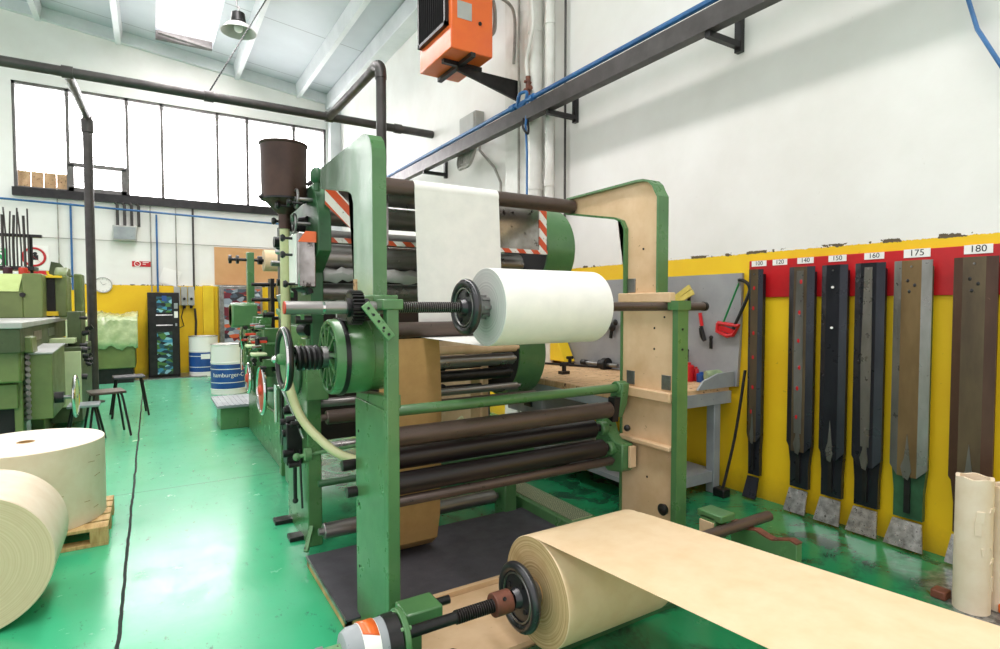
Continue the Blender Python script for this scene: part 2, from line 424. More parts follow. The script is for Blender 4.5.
m = MB().box(3.92, XR, -5, YB, 6.62, zc(4.1)); struct(m.build('trim_8', 'white_roof', bevel=.01))
m = MB().box(3.98, XR, YB - .25, YB, 0, 6.62); struct(m.build('trim_9', 'white_roof', bevel=.01))
m = MB().box(XR - .1, XR, 5.62, 6.62, 0, 6.62); struct(m.build('trim_10', 'white_paint', bevel=.01))   # shallow pilaster behind the pipes
# skylight lights: steel frame and glazing bars
m = MB()
for y in (14.45,): m.box(.18, 1.27, y - .05, y + .05, zc(.7) - .05, zc(.7) + .12)
for k in range(5): m.bar((.22, 14.3 - .05*k, zc(.2) - .03 - .012*k), (1.24, 14.3 - .05*k, zc(1.24) - .03 - .012*k), .03, .05)
struct(m.build('trim_11', 'frame_win'))

def window(name, x0, x1, z0, z1, mull, sub=None):
    f = MB(); y = YB + .06
    f.box(x0, x1, y - .04, y + .04, z0, z0 + .06); f.box(x0, x1, y - .04, y + .04, z1 - .06, z1)
    f.box(x0, x0 + .05, y - .04, y + .04, z0, z1); f.box(x1 - .05, x1, y - .04, y + .04, z0, z1)
    for a in mull: f.box(a - .03, a + .03, y - .04, y + .04, z0, z1)
    if sub:
        a, b, zz = sub; f.box(a, b, y - .05, y + .05, zz - .04, zz + .04); f.box(a, b, y - .05, y + .05, z0, z0 + .12)
        f.box(a, a + .09, y - .05, y + .05, z0, zz); f.box(b - .09, b, y - .05, y + .05, z0, zz)
    root = thing(name, '', '', ((x0 + x1)/2, YB, z0)); del root['label']; del root['category']; root['kind'] = 'structure'
    f.build('window_frame', 'frame_win', root)
    MB().box(x0 + .03, x1 - .03, y - .006, y + .006, z0 + .03, z1 - .03).build('pane', 'glass', root)
    return root
win = window('window_1', -2.33, 3.93, 3.95, 6.12, (-1.44, -.39, .27, 1.40, 2.05, 3.14), sub=(-1.44, -.42, 4.55))
MB().box(-2.35, 3.95, YB - .1, YB + .02, 3.80, 3.97).build('window_sill', 'black', win)
m = MB()
for k in range(4): m.box(-2.28 + .21*k, -2.08 + .21*k, YB + .12, YB + .16, 4.02, 4.34)
m.build('boarded_pane', 'woodtop', win)
window('window_2', -9, -3.1, 3.95, 6.12, (-8, -7, -6, -5, -4))  # unseen second bay, added for its daylight and reflections

# ------------------------------------------------ things on the back wall
def conduit(name, pts, r, mat, label, cat='conduit', group=None):
    return tag(MB().tube(pts, r, 10, smooth=False).build(name, mat), label, cat, group)
yb = YB - .04
conduit('wall_pipe', [(-3.2, yb - .1, 3.72), (3.9, yb - .1, 3.55)], .022, 'bluepipe', 'long thin blue pipe along back wall below window sill', 'pipe')
conduit('wall_cable', [(-3, yb, 2.98), (3.9, yb, 2.98)], .008, 'cable', 'thin grey cable running level across the white back wall', 'cable')
for (u, v0, v1, r, mt, lab) in ((60, 188, 283, .012, 'cable', 'thin pale conduit dropping down the back wall, leftmost'),
        (73, 204, 290, .02, 'bluepipe', 'blue upright pipe on back wall left of the dark post'),
        (152, 200, 292, .014, 'cable', 'grey upright conduit down back wall directly above the vending machine'),
        (158, 215, 292, .02, 'bluepipe', 'blue upright pipe on back wall above the vending machine'),
        (177, 205, 288, .014, 'cable', 'thin grey conduit running down back wall to the switch boxes'),
        (194, 205, 290, .022, 'pipe', 'thick dark conduit on back wall right of the switch boxes'),
        (167, 200, 230, .0, '', '')):
    if not mt: continue
    x0, z0 = bw(u, v0); x1, z1 = bw(u, v1)
    conduit('wall_conduit', [(x1, yb, z0), (x1, yb, z1)], r, mt, lab)
x0, z1 = bw(113, 226); x1, z0 = bw(137, 242)
t = thing('junction_box', 'grey metal junction box on back wall with four pipes entering from above', 'box', ((x0+x1)/2, YB, z0))
MB().box(x0, x1, YB - .22, YB, z0, z1).build('housing', 'greylight', t, bevel=.01)
MB().box(x0 + .02, x1 - .02, YB - .235, YB - .22, z0 + .03, z1 - .03).build('cover', 'grey', t)
for k in range(4):
    xx = x0 + .09 + k * .13
    MB().tube([(xx, YB - .12, z1), (xx, YB - .12, z1 + .45), (xx - .04, YB - .12, 3.8)], .03, 10, False).build('pipe', 'pipe', t)
# clock
x, z = bw(103, 285)
t = thing('wall_clock', 'round white wall clock with grey rim beside the dark post', 'clock', (x, YB, z))
MB().lathe((x, YB, z), (0,-1,0), [(0,0),(0,.17),(.05,.17),(.05,.15),(.035,.15),(.035,0)]).build('case', ['greylight'], t)
MB().cyl((x, YB-.034, z), (x, YB-.038, z), .15).build('dial', 'whiteplain', t)
m = MB(); m.bar((x, YB-.044, z), (x+.06, YB-.044, z+.03), .012, .004); m.bar((x, YB-.046, z), (x-.05, YB-.046, z+.08), .01, .004)
for k in range(12):
    a = k*PI/6; m.bar((x+.12*math.cos(a), YB-.042, z+.12*math.sin(a)), (x+.14*math.cos(a), YB-.042, z+.14*math.sin(a)), .008, .004)
m.build('hands_and_marks', 'ink', t)
# no smoking strip
x0, z1 = bw(132, 261); x1, z0 = bw(151, 267)
t = thing('no_smoking_sign', 'small red strip sign with no smoking symbol on back wall', 'sign', ((x0+x1)/2, YB, z0))
MB().box(x0, x1, YB-.012, YB, z0, z1).build('plate', 'red', t)
m = MB().ring((x0+.1, YB-.014, (z0+z1)/2), (0,1,0), .055, .008); m.bar((x0+.065, YB-.014, (z0+z1)/2+.035), (x0+.135, YB-.014, (z0+z1)/2-.035), .012, .004)
m.build('symbol', 'whiteplain', t)
m = MB(); m.box(x0+.2, x1-.04, YB-.015, YB-.012, z0+.09, z0+.105); m.box(x0+.2, x1-.1, YB-.015, YB-.012, z0+.05, z0+.065); m.build('lettering_lines', 'whiteplain', t)
# round prohibition sign
x, z = bw(34, 257)
t = thing('prohibition_sign', 'white sign with red ring and slash around a dark figure', 'sign', (x, YB, z-.25))
MB().box(x-.24, x+.24, YB-.01, YB, z-.26, z+.24).build('plate', 'whiteplain', t)
m = MB().ring((x, YB-.014, z), (0,1,0), .18, .022); m.bar((x-.13, YB-.014, z+.13), (x+.13, YB-.014, z-.13), .035, .004); m.build('red_ring', 'red', t)
m = MB().ball((x+.02, YB-.013, z+.07), .035, (1,.15,1)); m.box(x-.05, x+.07, YB-.016, YB-.011, z-.06, z+.04); m.build('figure', 'ink', t)
x2, z2 = bw(34, 270)
m = MB().box(x-.14, x+.3, YB-.02, YB-.011, z-.42, z-.28); tag(m.build('warning_label', 'red'), 'small red label strip directly below the round prohibition sign', 'sign')
# exit sign, running figure
x0, z1 = bw(-6, 248); x1, z0 = bw(8, 265)
t = thing('exit_sign', 'green emergency exit sign with white running figure at left edge', 'sign', ((x0+x1)/2, YB, z0))
MB().box(x0, x1, YB-.012, YB, z0, z1).build('plate', 'exitgreen', t)
cx, cz = x1 - .16, (z0+z1)/2
m = MB().ball((cx+.04, YB-.014, cz+.13), .03, (1,.1,1))
for a, b in (((cx+.03,cz+.1),(cx-.01,cz-.02)), ((cx-.01,cz-.02),(cx+.06,cz-.07)), ((cx+.06,cz-.07),(cx+.04,cz-.15)), ((cx-.01,cz-.02),(cx-.06,cz-.1)), ((cx-.06,cz-.1),(cx-.12,cz-.1)), ((cx+.03,cz+.08),(cx+.1,cz+.03)), ((cx+.02,cz+.08),(cx-.06,cz+.05))):
    m.bar((a[0], YB-.015, a[1]), (b[0], YB-.015, b[1]), .03, .003, up=(0,1,0))
m.build('running_figure', 'whiteplain', t)
# kraft board, leaflet, switch boxes
x0, z1 = bw(214, 247); x1, z0 = bw(292, 284)
tag(MB().box(x0, x1, YB-.03, YB-.005, z0-.05, z1).build('notice_board', 'plywood'), 'large plain tan fibreboard panel on the back wall behind machines', 'board')
x, z = bw(170, 277)
m = MB().obox((x, YB-.012, z), (.18,0,-.05), (0,.004,0), (.06,0,.17)); t = tag(m.build('leaflet', 'whiteplain'), 'tilted white paper leaflet pinned above the switch boxes', 'paper')
for k in range(3):
    xa = bw(174 + 7*k, 300)[0]
    t = thing('switch_box', 'grey switch box with black dial, ' + ('leftmost of three, just right of vending machine', 'middle of three on yellow wall', 'rightmost of three on yellow wall')[k], 'switch box', (xa+.06, YB, 1.55), 'switch boxes beside the vending machine')
    MB().box(xa, xa+.125, YB-.13, YB, 1.57, 2.0).build('housing', 'greylight', t, bevel=.006)
    MB().cyl((xa+.062, YB-.13, 1.72), (xa+.062, YB-.16, 1.72), .03, seg=16).build('dial', 'black', t)
    MB().cyl((xa+.062, YB-.06, 1.50), (xa+.062, YB-.06, 1.58), .03, seg=12).build('gland', 'black', t)
x, z = bw(186, 310)
conduit('power_cord', [(x-.05, yb, 1.5), (x-.1, yb-.03, 1.3), (x-.05, yb-.05, 1.1), (x-.2, yb-.05, 1.02), (x-.3, yb-.05, 1.1)], .012, 'black', 'black looped cord hanging below the switch boxes', 'cord')
conduit('drop_cable', [(x+.18, yb, 1.5), (x+.2, yb, 1.2), (x+.17, yb, .5), (x+.1, yb, .05)], .025, 'pipe', 'dark cable dropping from switch boxes to floor beside blue drum', 'cable')
# yellow boxed pillar by the drums
tag(MB().box(1.02, 1.25, YB-.12, YB, 0, 2.03).build('wall_boxing', 'yellow', bevel=.008), 'narrow yellow boxed-in strip on back wall behind the white and blue drum', 'boxing')

# vending machine
x0, x1 = -.10, .52; yv = YB - .75
s_ = (yv / YB)
x0, zt = bw(147, 293, yv); x1, _ = bw(179, 293, yv); zt = 1.85
t = thing('vending_machine', 'tall black vending machine with bright seascape front against yellow wall', 'vending machine', ((x0+x1)/2, yv+.3, 0))
m = MB().box(x0, x1, yv+.03, YB-.12, .02, zt); m.build('body', 'black_matte', t, bevel=.01)
wv = x1 - x0
m = MB().box(x0+.02, x1-.02, yv, yv+.03, .06, zt-.02); m.build('door', 'black', t, bevel=.006)
MB().box(x0+.28*wv, x0+.76*wv, yv-.008, yv, .08, 1.0).build('picture_panel', 'print_sea', t)
MB().box(x0+.28*wv, x0+.76*wv, yv-.008, yv, 1.42, 1.76).build('display_window', 'print_sea', t)
MB().box(x0+.45*wv, x0+.6*wv, yv-.012, yv-.008, 1.66, 1.78).build('lit_badge', 'blue', t)
for k in range(2): MB().box(x0+.26*wv, x0+.78*wv, yv-.015, yv, 1.13+k*.22, 1.155+k*.22).build('trim_strip', 'chrome', t)
MB().box(x0+.83*wv, x0+.95*wv, yv-.01, yv, 1.3, 1.44).build('price_card', 'whiteplain', t)
m = MB().box(x0+.83*wv, x0+.95*wv, yv-.008, yv, 1.5, 1.62); m.box(x0+.86*wv, x0+.92*wv, yv-.014, yv, 1.12, 1.18); m.build('coin_slot', 'grey', t)
m = MB().box(x0-.25, x1+.5, yv-.25, YB-.12, 0, .02); tag(m.build('floor_plate', 'steel'), 'flat grey metal plate on floor under the vending machine', 'plate')

# poster stand beside the yellow strip
x0, z1 = bw(219, 284, 14.6); x1, z0 = bw(250, 352, 14.6)
t = thing('poster_cabinet', 'metal-sided cabinet with colourful printed front behind small press', 'cabinet', ((x0+x1)/2, 14.7, 0))
MB().box(x0, x1+.3, 14.62, 14.95, .0, 2.02).build('body', 'steel', t, bevel=.01)
MB().box(x0+.1, x1+.25, 14.6, 14.62, .7, 1.95).build('poster', 'print_people', t)
MB().box(x0+.05, x1+.25, 14.3, 14.62, .0, .62).build('base_box', 'dark_purple', t, bevel=.02)

# blue and white drums
def drum(x, y, label):
    r = .29; h = .88
    t = thing('paint_drum', label, 'drum', (x, y, 0), 'white and blue drums at the back of the hall')
    m = MB().lathe((x,y,0), (0,0,1), [(0,0),(0,r),(.07,r),(.075,r+.006),(.09,r+.006),(.095,r)])
    m.lathe((x,y,.095), (0,0,1), [(0,r),(h-.095-.33,r),(h-.095-.325,r+.007),(h-.095-.31,r+.007),(h-.095-.305,r),(h-.12,r),(h-.115,r+.008),(h-.095,r+.008),(h-.095,r-.02),(h-.12,r-.02),(h-.12,0)])
    m.build('shell', 'whiteplain', t)
    MB().lathe((x,y,.1), (0,0,1), [(0,r),(0,r+.004),(h-.45,r+.004),(h-.45,r)]).build('blue_band', 'blue', t)
    for zz in (.2, .44): MB().lathe((x,y,zz), (0,0,1), [(0,r),(0,r+.006),(.012,r+.006),(.012,r)]).build('white_line', 'whiteplain', t)
    MB().ring((x, y, h), (0,0,1), r, .010).build('rim', 'steel', t)
    return t
dx, dy = .98, 14.35
t1 = drum(dx, dy, 'white and blue drum standing at the yellow back wall')
a = -PI/2 - .15
m = MB();
m.obox((dx + .297*math.cos(a+.2), dy + .297*math.sin(a+.2), .52-.08), (.09,0,0), (0,.006,0), (0,0,.055)); m.build('paper_label', 'whiteplain', t1)
t2 = drum(1.17, 11.3, 'white and blue drum with company lettering behind the green step box')
text_part('lettering', 'hamburger-C', .105, (1.17, 11.3, .34), (1,0,0), (0,0,1), 'whiteplain', t2, bend=((1.17, 11.3), .297, -PI/2 - .12))

# ------------------------------------------------ overhead pipework
ZP = 4.56; YP = 9.15
t = thing('overhead_pipe_run', 'long dark overhead pipe frame with two posts crossing the hall', 'pipe', (0, YP, ZP))
MB().cyl((-4.5, YP, ZP), (XR-.01, YP, ZP), .065, seg=20).build('cross_pipe', 'pipe', t)
for x in (-2.0, -.86, .75, 2.45, 3.6): MB().cyl((x-.06, YP, ZP), (x+.06, YP, ZP), .078, seg=20).build('sleeve', 'pipe', t)
MB().tube([(-.86, YP, ZP), (-.82, 11.1, ZP+.02)], .06, 14, False).build('branch_pipe', 'pipe', t)
MB().cyl((-.82, 11.25, 0), (-.82, 11.25, ZP+.06), .066, seg=20).build('post', 'pipe', t)
MB().cyl((-.82, 11.25, ZP-.22), (-.82, 11.25, ZP-.02), .085, seg=20).build('clamp', 'pipe', t); MB().cyl((-.82, 11.25, 0), (-.82, 11.25, .02), .14, seg=20).build('base_flange', 'pipe', t)
MB().tube([(2.45, YP, ZP), (2.45, 7.05, ZP)], .062, 14, False).build('branch_pipe', 'pipe', t)
MB().tube([(2.45, 7.1, ZP), (2.45, 6.9, ZP), (2.45, 6.8, ZP-.06), (2.45, 6.77, ZP-.2)], .07, 16).build('elbow', 'pipe', t)
MB().cyl((2.45, 6.77, 0), (2.45, 6.77, ZP-.15), .062, seg=20).build('post', 'pipe', t)
# pendant lamp
lx, ly, lz = 1.30, 10.3, 6.22
t = thing('pendant_lamp', 'grey bell-shaped industrial pendant lamp hanging beside the skylight', 'lamp', (lx, ly, lz))
MB().lathe((lx,ly,lz), (0,0,-1), [(0,.06),(.02,.11),(.05,.17),(.16,.27),(.165,.28),(.17,.27),(.06,.165),(.02,.1),(.015,0)]).build('lamp_shade', 'greylight', t)
MB().cyl((lx,ly,lz-.01), (lx,ly,lz+.14), .12, .1).build('ballast_housing', 'black', t)
m = MB().tube([(lx,ly,lz+.14),(lx+.02,ly,lz+.25),(lx-.02,ly,lz+.3),(lx,ly,zc(lx)-.0)], .012); m.build('hook', 'steel', t)
MB().ball((lx,ly,lz-.1), .07).build('bulb', 'whiteplain', t)
a = Vector((.76, YP, ZP+.07)); b = Vector((1.84, 10.6, zc(1.84)-.27)); m = MB(); N = 60
for k in range(N):
    p = a.lerp(b, k/N); q = a.lerp(b, (k+.8)/N); m.bar(p, q, .02 if k % 2 else .01, .01 if k % 2 else .02)
tag(m.build('chain', 'black'), 'thin slanting chain from roof rib to the overhead pipe', 'chain')

# ------------------------------------------------ rail and pipework of the right wall
t = thing('cable_rail', 'long dark steel channel rail carried along the right wall on brackets', 'rail', (3.85, 6, 3.75))
m = MB().prism([(3.80, 3.78), (3.90, 3.78), (3.90, 3.80), (3.82, 3.80), (3.82, 3.93), (3.90, 3.93), (3.90, 3.95), (3.80, 3.95)], 'Y', 1.2, 11.5); m.build('channel', 'pipe', t)
for y in (3.05, 5.2, 8.6, 10.6):
    m = MB().box(3.82, XR, y-.025, y+.025, 3.73, 3.78); m.box(XR-.05, XR, y-.03, y+.03, 3.70, 4.0); m.bar((3.86, y, 3.93), (XR, y, 3.99), .03, .03)
    m.build('bracket', 'black', t)
conduit('air_pipe', [(3.85, 1.2, 4.02), (3.85, 6.3, 4.02), (3.85, 11.5, 4.0)], .028, 'bluepipe', 'long blue air pipe lying on top of the dark steel rail', 'pipe')
m = MB().tube([(3.83, 5.8, 4.05), (3.8, 5.72, 4.11), (3.83, 5.62, 4.1), (3.85, 5.7, 4.0), (3.84, 5.83, 3.99), (3.8, 5.75, 4.09)], .02); m.cyl((3.85,5.9,4.02),(3.85,6.0,4.02),.042); m.cyl((3.85,5.5,4.02),(3.85,5.56,4.02),.042)
tag(m.build('pipe_fitting', 'bluepipe'), 'knotted blue hose coupling on the blue air pipe', 'fitting')
conduit('drop_hose', [(3.83, 5.60, 3.98), (3.80, 5.60, 3.7), (3.82, 5.60, 3.4), (3.82, 5.60, 1.9)], .014, 'bluepipe', 'thin blue hose hanging straight down from the rail', 'hose')
m = MB().tube([(3.8,5.65,3.8),(3.76,5.6,3.68),(3.8,5.56,3.6),(3.84,5.6,3.68),(3.84,5.62,3.78)], .014)
tag(m.build('hanging_hook', 'black'), 'black hook hanging under the rail beside the blue hose', 'hook')
def vpipe(y, r, xo, mat, lab, z0=0, z1=6.6):
    m = MB().cyl((xo, y, z0), (xo, y, z1), r, seg=18)
    for z in (1.2, 3.0, 4.9): 
        if r > .03: m.cyl((xo, y, z), (xo, y, z+.08), r+.008, seg=18)
    return tag(m.build('wall_pipe', mat), lab, 'pipe')
vpipe(6.23, .016, 4.12, 'cable', 'thin grey upright conduit left of the thick white wall pipes')
vpipe(5.76, .085, 4.05, 'white_paint', 'thickest white upright pipe on the right wall')
vpipe(5.49, .055, 4.07, 'white_paint', 'narrower white upright pipe right beside the thickest one')
vpipe(5.36, .014, 4.2, 'pipe', 'thin dark upright cable right of the white wall pipes')
m = MB().tube([(3.92,5.70,6.6),(3.92,5.66,5.4),(3.92,5.62,4.95),(3.92,5.68,4.75),(3.92,5.76,4.55),(3.92,5.74,4.35)], .022); tag(m.build('gas_pipe', 'white_paint'), 'thin white bent pipe coming down to the brown valve above the rail', 'pipe')
m = MB().cyl((3.93,5.74,4.1),(3.93,5.74,4.35),.03); m.cyl((3.93,5.68,4.2),(3.93,5.80,4.2),.028); m.cyl((3.88,5.74,4.28),(3.97,5.74,4.28),.018); tag(m.build('gas_valve', 'brownsign'), 'small brown valve on the thin white pipe above the rail', 'valve')
# junction box with coiled grey cables
y0, y1, z1, z0 = 7.86, 7.35, 4.45, 4.06
t = thing('control_box', 'grey metal control box on right wall behind the rail', 'box', (4.12, (y0+y1)/2, z0))
MB().box(4.1, XR, y1, y0, z0, z1).build('housing', 'greylight', t, bevel=.012)
MB().box(4.085, 4.1, y1+.03, y0-.03, z0+.03, z1-.03).build('lid', 'greylight', t, bevel=.004)
ya = (y0+y1)/2
m = MB()
for k in range(4): m.tube([(4.05, ya+.08-.07*k, 3.98), (4.0, ya+.1-.07*k, 3.75), (3.97, ya-.07*k, 3.62), (3.97, ya-.14-.07*k, 3.66), (4.03, ya-.2-.07*k, 3.9)], .026)
tag(m.build('cable_loops', 'cable'), 'bundle of looped grey cables hanging under the rail and control box', 'cables')
conduit('wall_conduit', [(4.15, ya-.25, 4.1), (4.15, ya-.3, 3.85), (4.2, ya-.62, 3.55), (4.2, ya-.8, 3.3), (4.2, ya-.8, 1.5)], .02, 'cable', 'bent grey conduit leaving control box and running down the right wall')
# black cable top right
conduit('hanging_cable', [(4.2, 1.5, 3.9), (4.18, 1.47, 3.42), (4.18, 1.42, 3.22), (4.18, 1.3, 2.96), (4.19, 1.1, 2.7)], .012, 'bluepipe', 'dark drooping cable high on the right wall above the yellow paint', 'cable')

# unit heater
hx0, hx1, hy0, hy1, hz0, hz1 = 3.0, 3.56, 5.95, 6.85, 4.56, 5.55
t = thing('unit_heater', 'bright orange unit heater with black grille bracketed high on the wall', 'heater', (3.3, 6.4, hz0))
MB().box(hx0, hx1, hy0, hy1, hz0, hz1).build('casing', 'orange', t, bevel=.015)
m = MB().box(hx0-.05, hx0, hy0+.06, hy1-.05, hz0+.28, hz0+.32); m.box(hx0-.05, hx0, hy0+.06, hy1-.05, hz1-.06, hz1-.02); m.box(hx0-.05, hx0, hy0+.06, hy0+.1, hz0+.28, hz1-.02); m.box(hx0-.05, hx0, hy1-.09, hy1-.05, hz0+.28, hz1-.02)
m.build('grille_frame', 'black', t)
m = MB().box(hx0-.01, hx0+.0, hy0+.08, hy1-.07, hz0+.3, hz1-.04)
for k in range(12): y = hy0+.13+k*.058; m.obox((hx0-.025, y, (hz0+hz1)/2+.13), (.016,.01,0), (-.002,.003,0), (0,0,.33))
m.build('grille', 'black_matte', t)
MB().box(hx0+.08, hx0+.27, hy0-.004, hy0, hz0+.36, hz0+.56).build('data_plate', 'greylight', t)
MB().box(hx0+.08, hx0+.25, hy0-.004, hy0, hz0+.62, hz0+.76).build('warning_plate', 'whiteplain', t)
MB().cyl((hx0+.38, hy0, hz0+.36), (hx0+.38, hy0-.012, hz0+.36), .022, seg=14).build('knob', 'black', t)
m = MB().box(hx0+.05, hx1+.02, hy0+.30, hy0+.36, hz0-.05, hz0); m.box(hx0+.25, hx0+.31, hy0-.02, hy1+.0, hz0-.05, hz0)
m.prism([(hx0+.25, hz0-.05), (XR, hz0-.05), (XR, hz0-.32), (XR-.05, hz0-.32), (hx0+.25, hz0-.1)], 'Y', hy0+.31, hy0+.35)
m.box(XR-.02, XR, hy0+.2, hy0+.46, hz0-.36, hz0+.02); m.build('bracket', 'black', t)
m = MB().tube([(hx1, hy0+.3, hz0+.9), (hx1+.12, hy0+.3, hz0+.92), (hx1+.2, hy0+.3, hz0+.8), (hx1+.2, hy0+.3, hz0+.5), (hx1+.1, hy0+.3, hz0+.42), (hx1, hy0+.3, hz0+.45)], .025)
m.tube([(hx1+.1, hy0+.3, hz0+.95), (hx1+.4, hy0+.3, hz0+.9), (XR-.15, hy0+.35, hz0+.75), (XR-.13, hy0+.4, hz0+.2)], .02); m.build('flue_pipe', 'cable', t)
# ================================================================== RIGHT WALL: red board and forming plates
tag(MB().box(XR-.018, XR, .2, 2.93, 1.655, 1.955).build('mounting_board', 'red', bevel=.003), 'long red painted board fixed along the yellow wall behind the plates', 'board')
tags_ = [('100', 2.84, .13), ('120', 2.66, .12), ('140', 2.455, .125), ('150', 2.22, .125), ('160', 1.975, .125), ('175', 1.72, .15), ('180', 1.40, .14)]
where_ = {'100':'at the far end of red board over the narrowest plate', '120':'on red board with no plate hanging under it', '140':'over dark plate with red spots', '150':'over the riveted blue-black plate', '160':'over black plate with grey wedge strip', '175':'over brassy plate with grey edges', '180':'over the widest rusty plate at far right'}
for s_, y, w_ in tags_:
    t = thing('number_tag', 'white tag printed %s %s' % (s_, where_[s_]), 'tag', (XR-.02, y, 1.9))
    h_ = .045 if s_ not in ('175', '180') else .055
    MB().box(XR-.022, XR-.018, y-w_/2, y+w_/2, 1.93-h_/2, 1.93+h_/2).build('card', 'whiteplain', t)
    text_part('digits', s_, h_*1.05, (XR-.0225, y, 1.931), (0,-1,0), (0,0,1), 'ink', t, thick=.0006)

def blade(num, y, w, body, wing, strip, neck, desc, marks=None, zs=.52, flare=.85, nw=.62):
    t = thing('forming_plate', desc, 'forming plate', (4.12, y, 0), 'forming plates hung on the yellow wall')
    top = 1.88; xo = 4.17
    b = w/2; c = w*.26
    # folded upper plate: centre band slightly proud, wings turned back
    m = MB()
    def strip_(y0, x0, y1, x1, z0, z1, z0b=None):
        z0b = z0 if z0b is None else z0b
        th = .006
        A = [m.bm.verts.new(p) for p in ((x0,y+y0,z0),(x1,y+y1,z0b),(x1,y+y1,z1),(x0,y+y0,z1))]
        B = [m.bm.verts.new(p) for p in ((x0+th,y+y0,z0),(x1+th,y+y1,z0b),(x1+th,y+y1,z1),(x0+th,y+y0,z1))]
        m._f(A); m._f(B[::-1])
        for i in range(4): m._f([A[i], B[i], B[(i+1)%4], A[(i+1)%4]])
    m.mat(0); strip_(-b, xo, -c, xo-.02, zs+.02, top, zs-.04); strip_(c, xo-.02, b, xo, zs-.04, top, zs+.02)
    m.mat(1); strip_(-c, xo-.02, c, xo-.02, zs-.04, top)
    m.build('plate', [wing, body], t)
    # back box the plate is mounted on
    nb = b*nw
    m = MB().prism([(y-b*.92, top-.04), (y+b*.92, top-.04), (y+b*.92, zs+.02), (y+nb, zs-.14), (y+nb, .2), (y-nb, .2), (y-nb, zs-.14), (y-b*.92, zs+.02)], 'X', xo+.008, xo+.045)
    m.build('backing_bar', neck, t)
    # centre rib on the neck
    m = MB().box(xo-.012, xo+.01, y-w*.075, y+w*.075, .24, zs+.02); m.build('centre_rib', 'black', t)
    # flared bright toe kicked away from the wall
    f = b*flare
    m = MB(); th = .006
    A = [(xo, y-nb, .185), (xo, y+nb, .185), (xo-.055, y+f, .02), (xo-.055, y-f, .02)]
    va = [m.bm.verts.new(p) for p in A]; vb = [m.bm.verts.new((p[0]+.012, p[1], p[2])) for p in A]
    m._f(va); m._f(vb[::-1])
    for i in range(4): m._f([va[i], vb[i], vb[(i+1)%4], va[(i+1)%4]])
    m.build('toe', 'bl_toe' if num != '100' else 'bl_dark', t)
    if strip:
        m = MB().prism([(y-c*.55, zs+.1), (y+c*.55, zs+.1), (y+c*.75, 1.2), (y+c*.5, top-.03), (y-c*.5, top-.03), (y-c*.6, 1.2)], 'X', xo-.0235, xo-.0205); m.build('wear_strip', strip, t)
    rnd = random.Random(int(num))
    if marks == 'red':
        m = MB()
        for k in range(6):
            z = 1.75 - k*.2 + rnd.uniform(-.03,.03); yy = y + rnd.uniform(-.01,.01)
            m.ball((xo-.0235, yy, z), .013, (.12, .8, 1.3), 8)
        m.build('paint_spots', 'red', t)
    if marks == 'rivets':
        m = MB()
        for z in (1.72, 1.43): m.cyl((xo-.028, y, z), (xo-.019, y, z), .009, seg=10)
        m.build('rivets', 'whiteplain', t)
    if marks == 'holes':
        m = MB()
        for dz, dy_ in ((.13,.02), (.16,-.02), (.2,.01)): m.ball((xo-.021, y+dy_, top-dz), .009, (.3,1,1.3), 8)
        m.build('slots', 'black', t)
    # wired hanging eye
    m = MB().cyl((xo-.028, y, top-.04), (XR, y, top-.04), .006, seg=8); m.build('hanging_pin', 'steel', t)
    # folded seam debris at the shoulder
    m = MB().prism([(y-c*.5, zs+.0), (y-c*.2, zs-.06), (y+c*.3, zs-.05), (y+c*.6, zs+.02), (y+c*.25, zs+.08), (y+.0, zs+.24), (y-c*.3, zs+.09)], 'X', xo-.026, xo-.0205); m.build('worn_patch', 'bl_grey', t)
    return t
blade('100', 2.825, .125, 'bl_brown', 'bl_dark', None, 'bl_dark', 'narrowest stained dark plate with red paint spots under tag 100', 'red', nw=.8, flare=.95)
blade('140', 2.445, .195, 'bl_brown', 'bl_dark', 'bl_grey', 'bl_dark', 'dark plate with pale centre strip and red spots under tag 140', 'red', nw=.72)
blade('150', 2.205, .18, 'bl_dark', 'bl_dark', None, 'bl_dark', 'plain blue-black plate with two white rivets under tag 150', 'rivets', nw=.8, flare=1.0)
blade('160', 1.97, .19, 'bl_dark', 'bl_dark', 'bl_grey', 'bl_dark', 'black plate with long grey wedge-shaped strip under tag 160', None, nw=.8, flare=1.05)
blade('175', 1.715, .215, 'bl_brass', 'bl_grey', None, 'bl_green', 'wide plate with brassy centre, grey edges and green neck under tag 175', 'holes', nw=.78, flare=1.05)
blade('180', 1.39, .215, 'bl_brown', 'bl_rust', None, 'bl_rust', 'widest rusty brown plate, last on the right under tag 180', 'holes', nw=.75, flare=.9)

# cardboard cores
def core(x, y, r, h, label, torn):
    t = thing('cardboard_core', label, 'core', (x, y, 0), 'cardboard cores standing at right')
    prof = [(0,r),(h,r),(h,r*.8),(0,r*.8)]
    m = MB().lathe((x,y,0), (0,0,1), [(0,r),(h*.35,r*1.01),(h*.7,r*.995),(h,r),(h,r*.78),(h*.5,r*.78),(0,r*.78)], 40, closed=True)
    for v in m.bm.verts:
        if v.co.z > h-.01: v.co.z += .004*math.sin(5*math.atan2(v.co.y-y, v.co.x-x))
    m.build('tube', 'kraft_pale', t)
    rnd = random.Random(int(h*100))
    for k in range(torn):
        m = MB(); a = -PI/2 - .55 + rnd.uniform(-.7,.7); z = rnd.uniform(.15, h-.1); d = Vector((math.cos(a), math.sin(a), 0)); s2 = Vector((-math.sin(a), math.cos(a), 0))
        m.obox(Vector((x,y,z)) + d*(r+.0005), s2*rnd.uniform(.006,.02), d*.003, Vector((0,0,rnd.uniform(.006,.05))) + s2*rnd.uniform(-.006,.006))
        m.build('torn_paper_flap', 'kraft_pale', t)
    return t
core(3.64, 1.19, .079, .70, 'pale cardboard core tube standing on floor, the one fully in view', 7)
core(3.79, 1.11, .075, .65, 'pale cardboard core tube cut off by the right edge of the photo', 4)
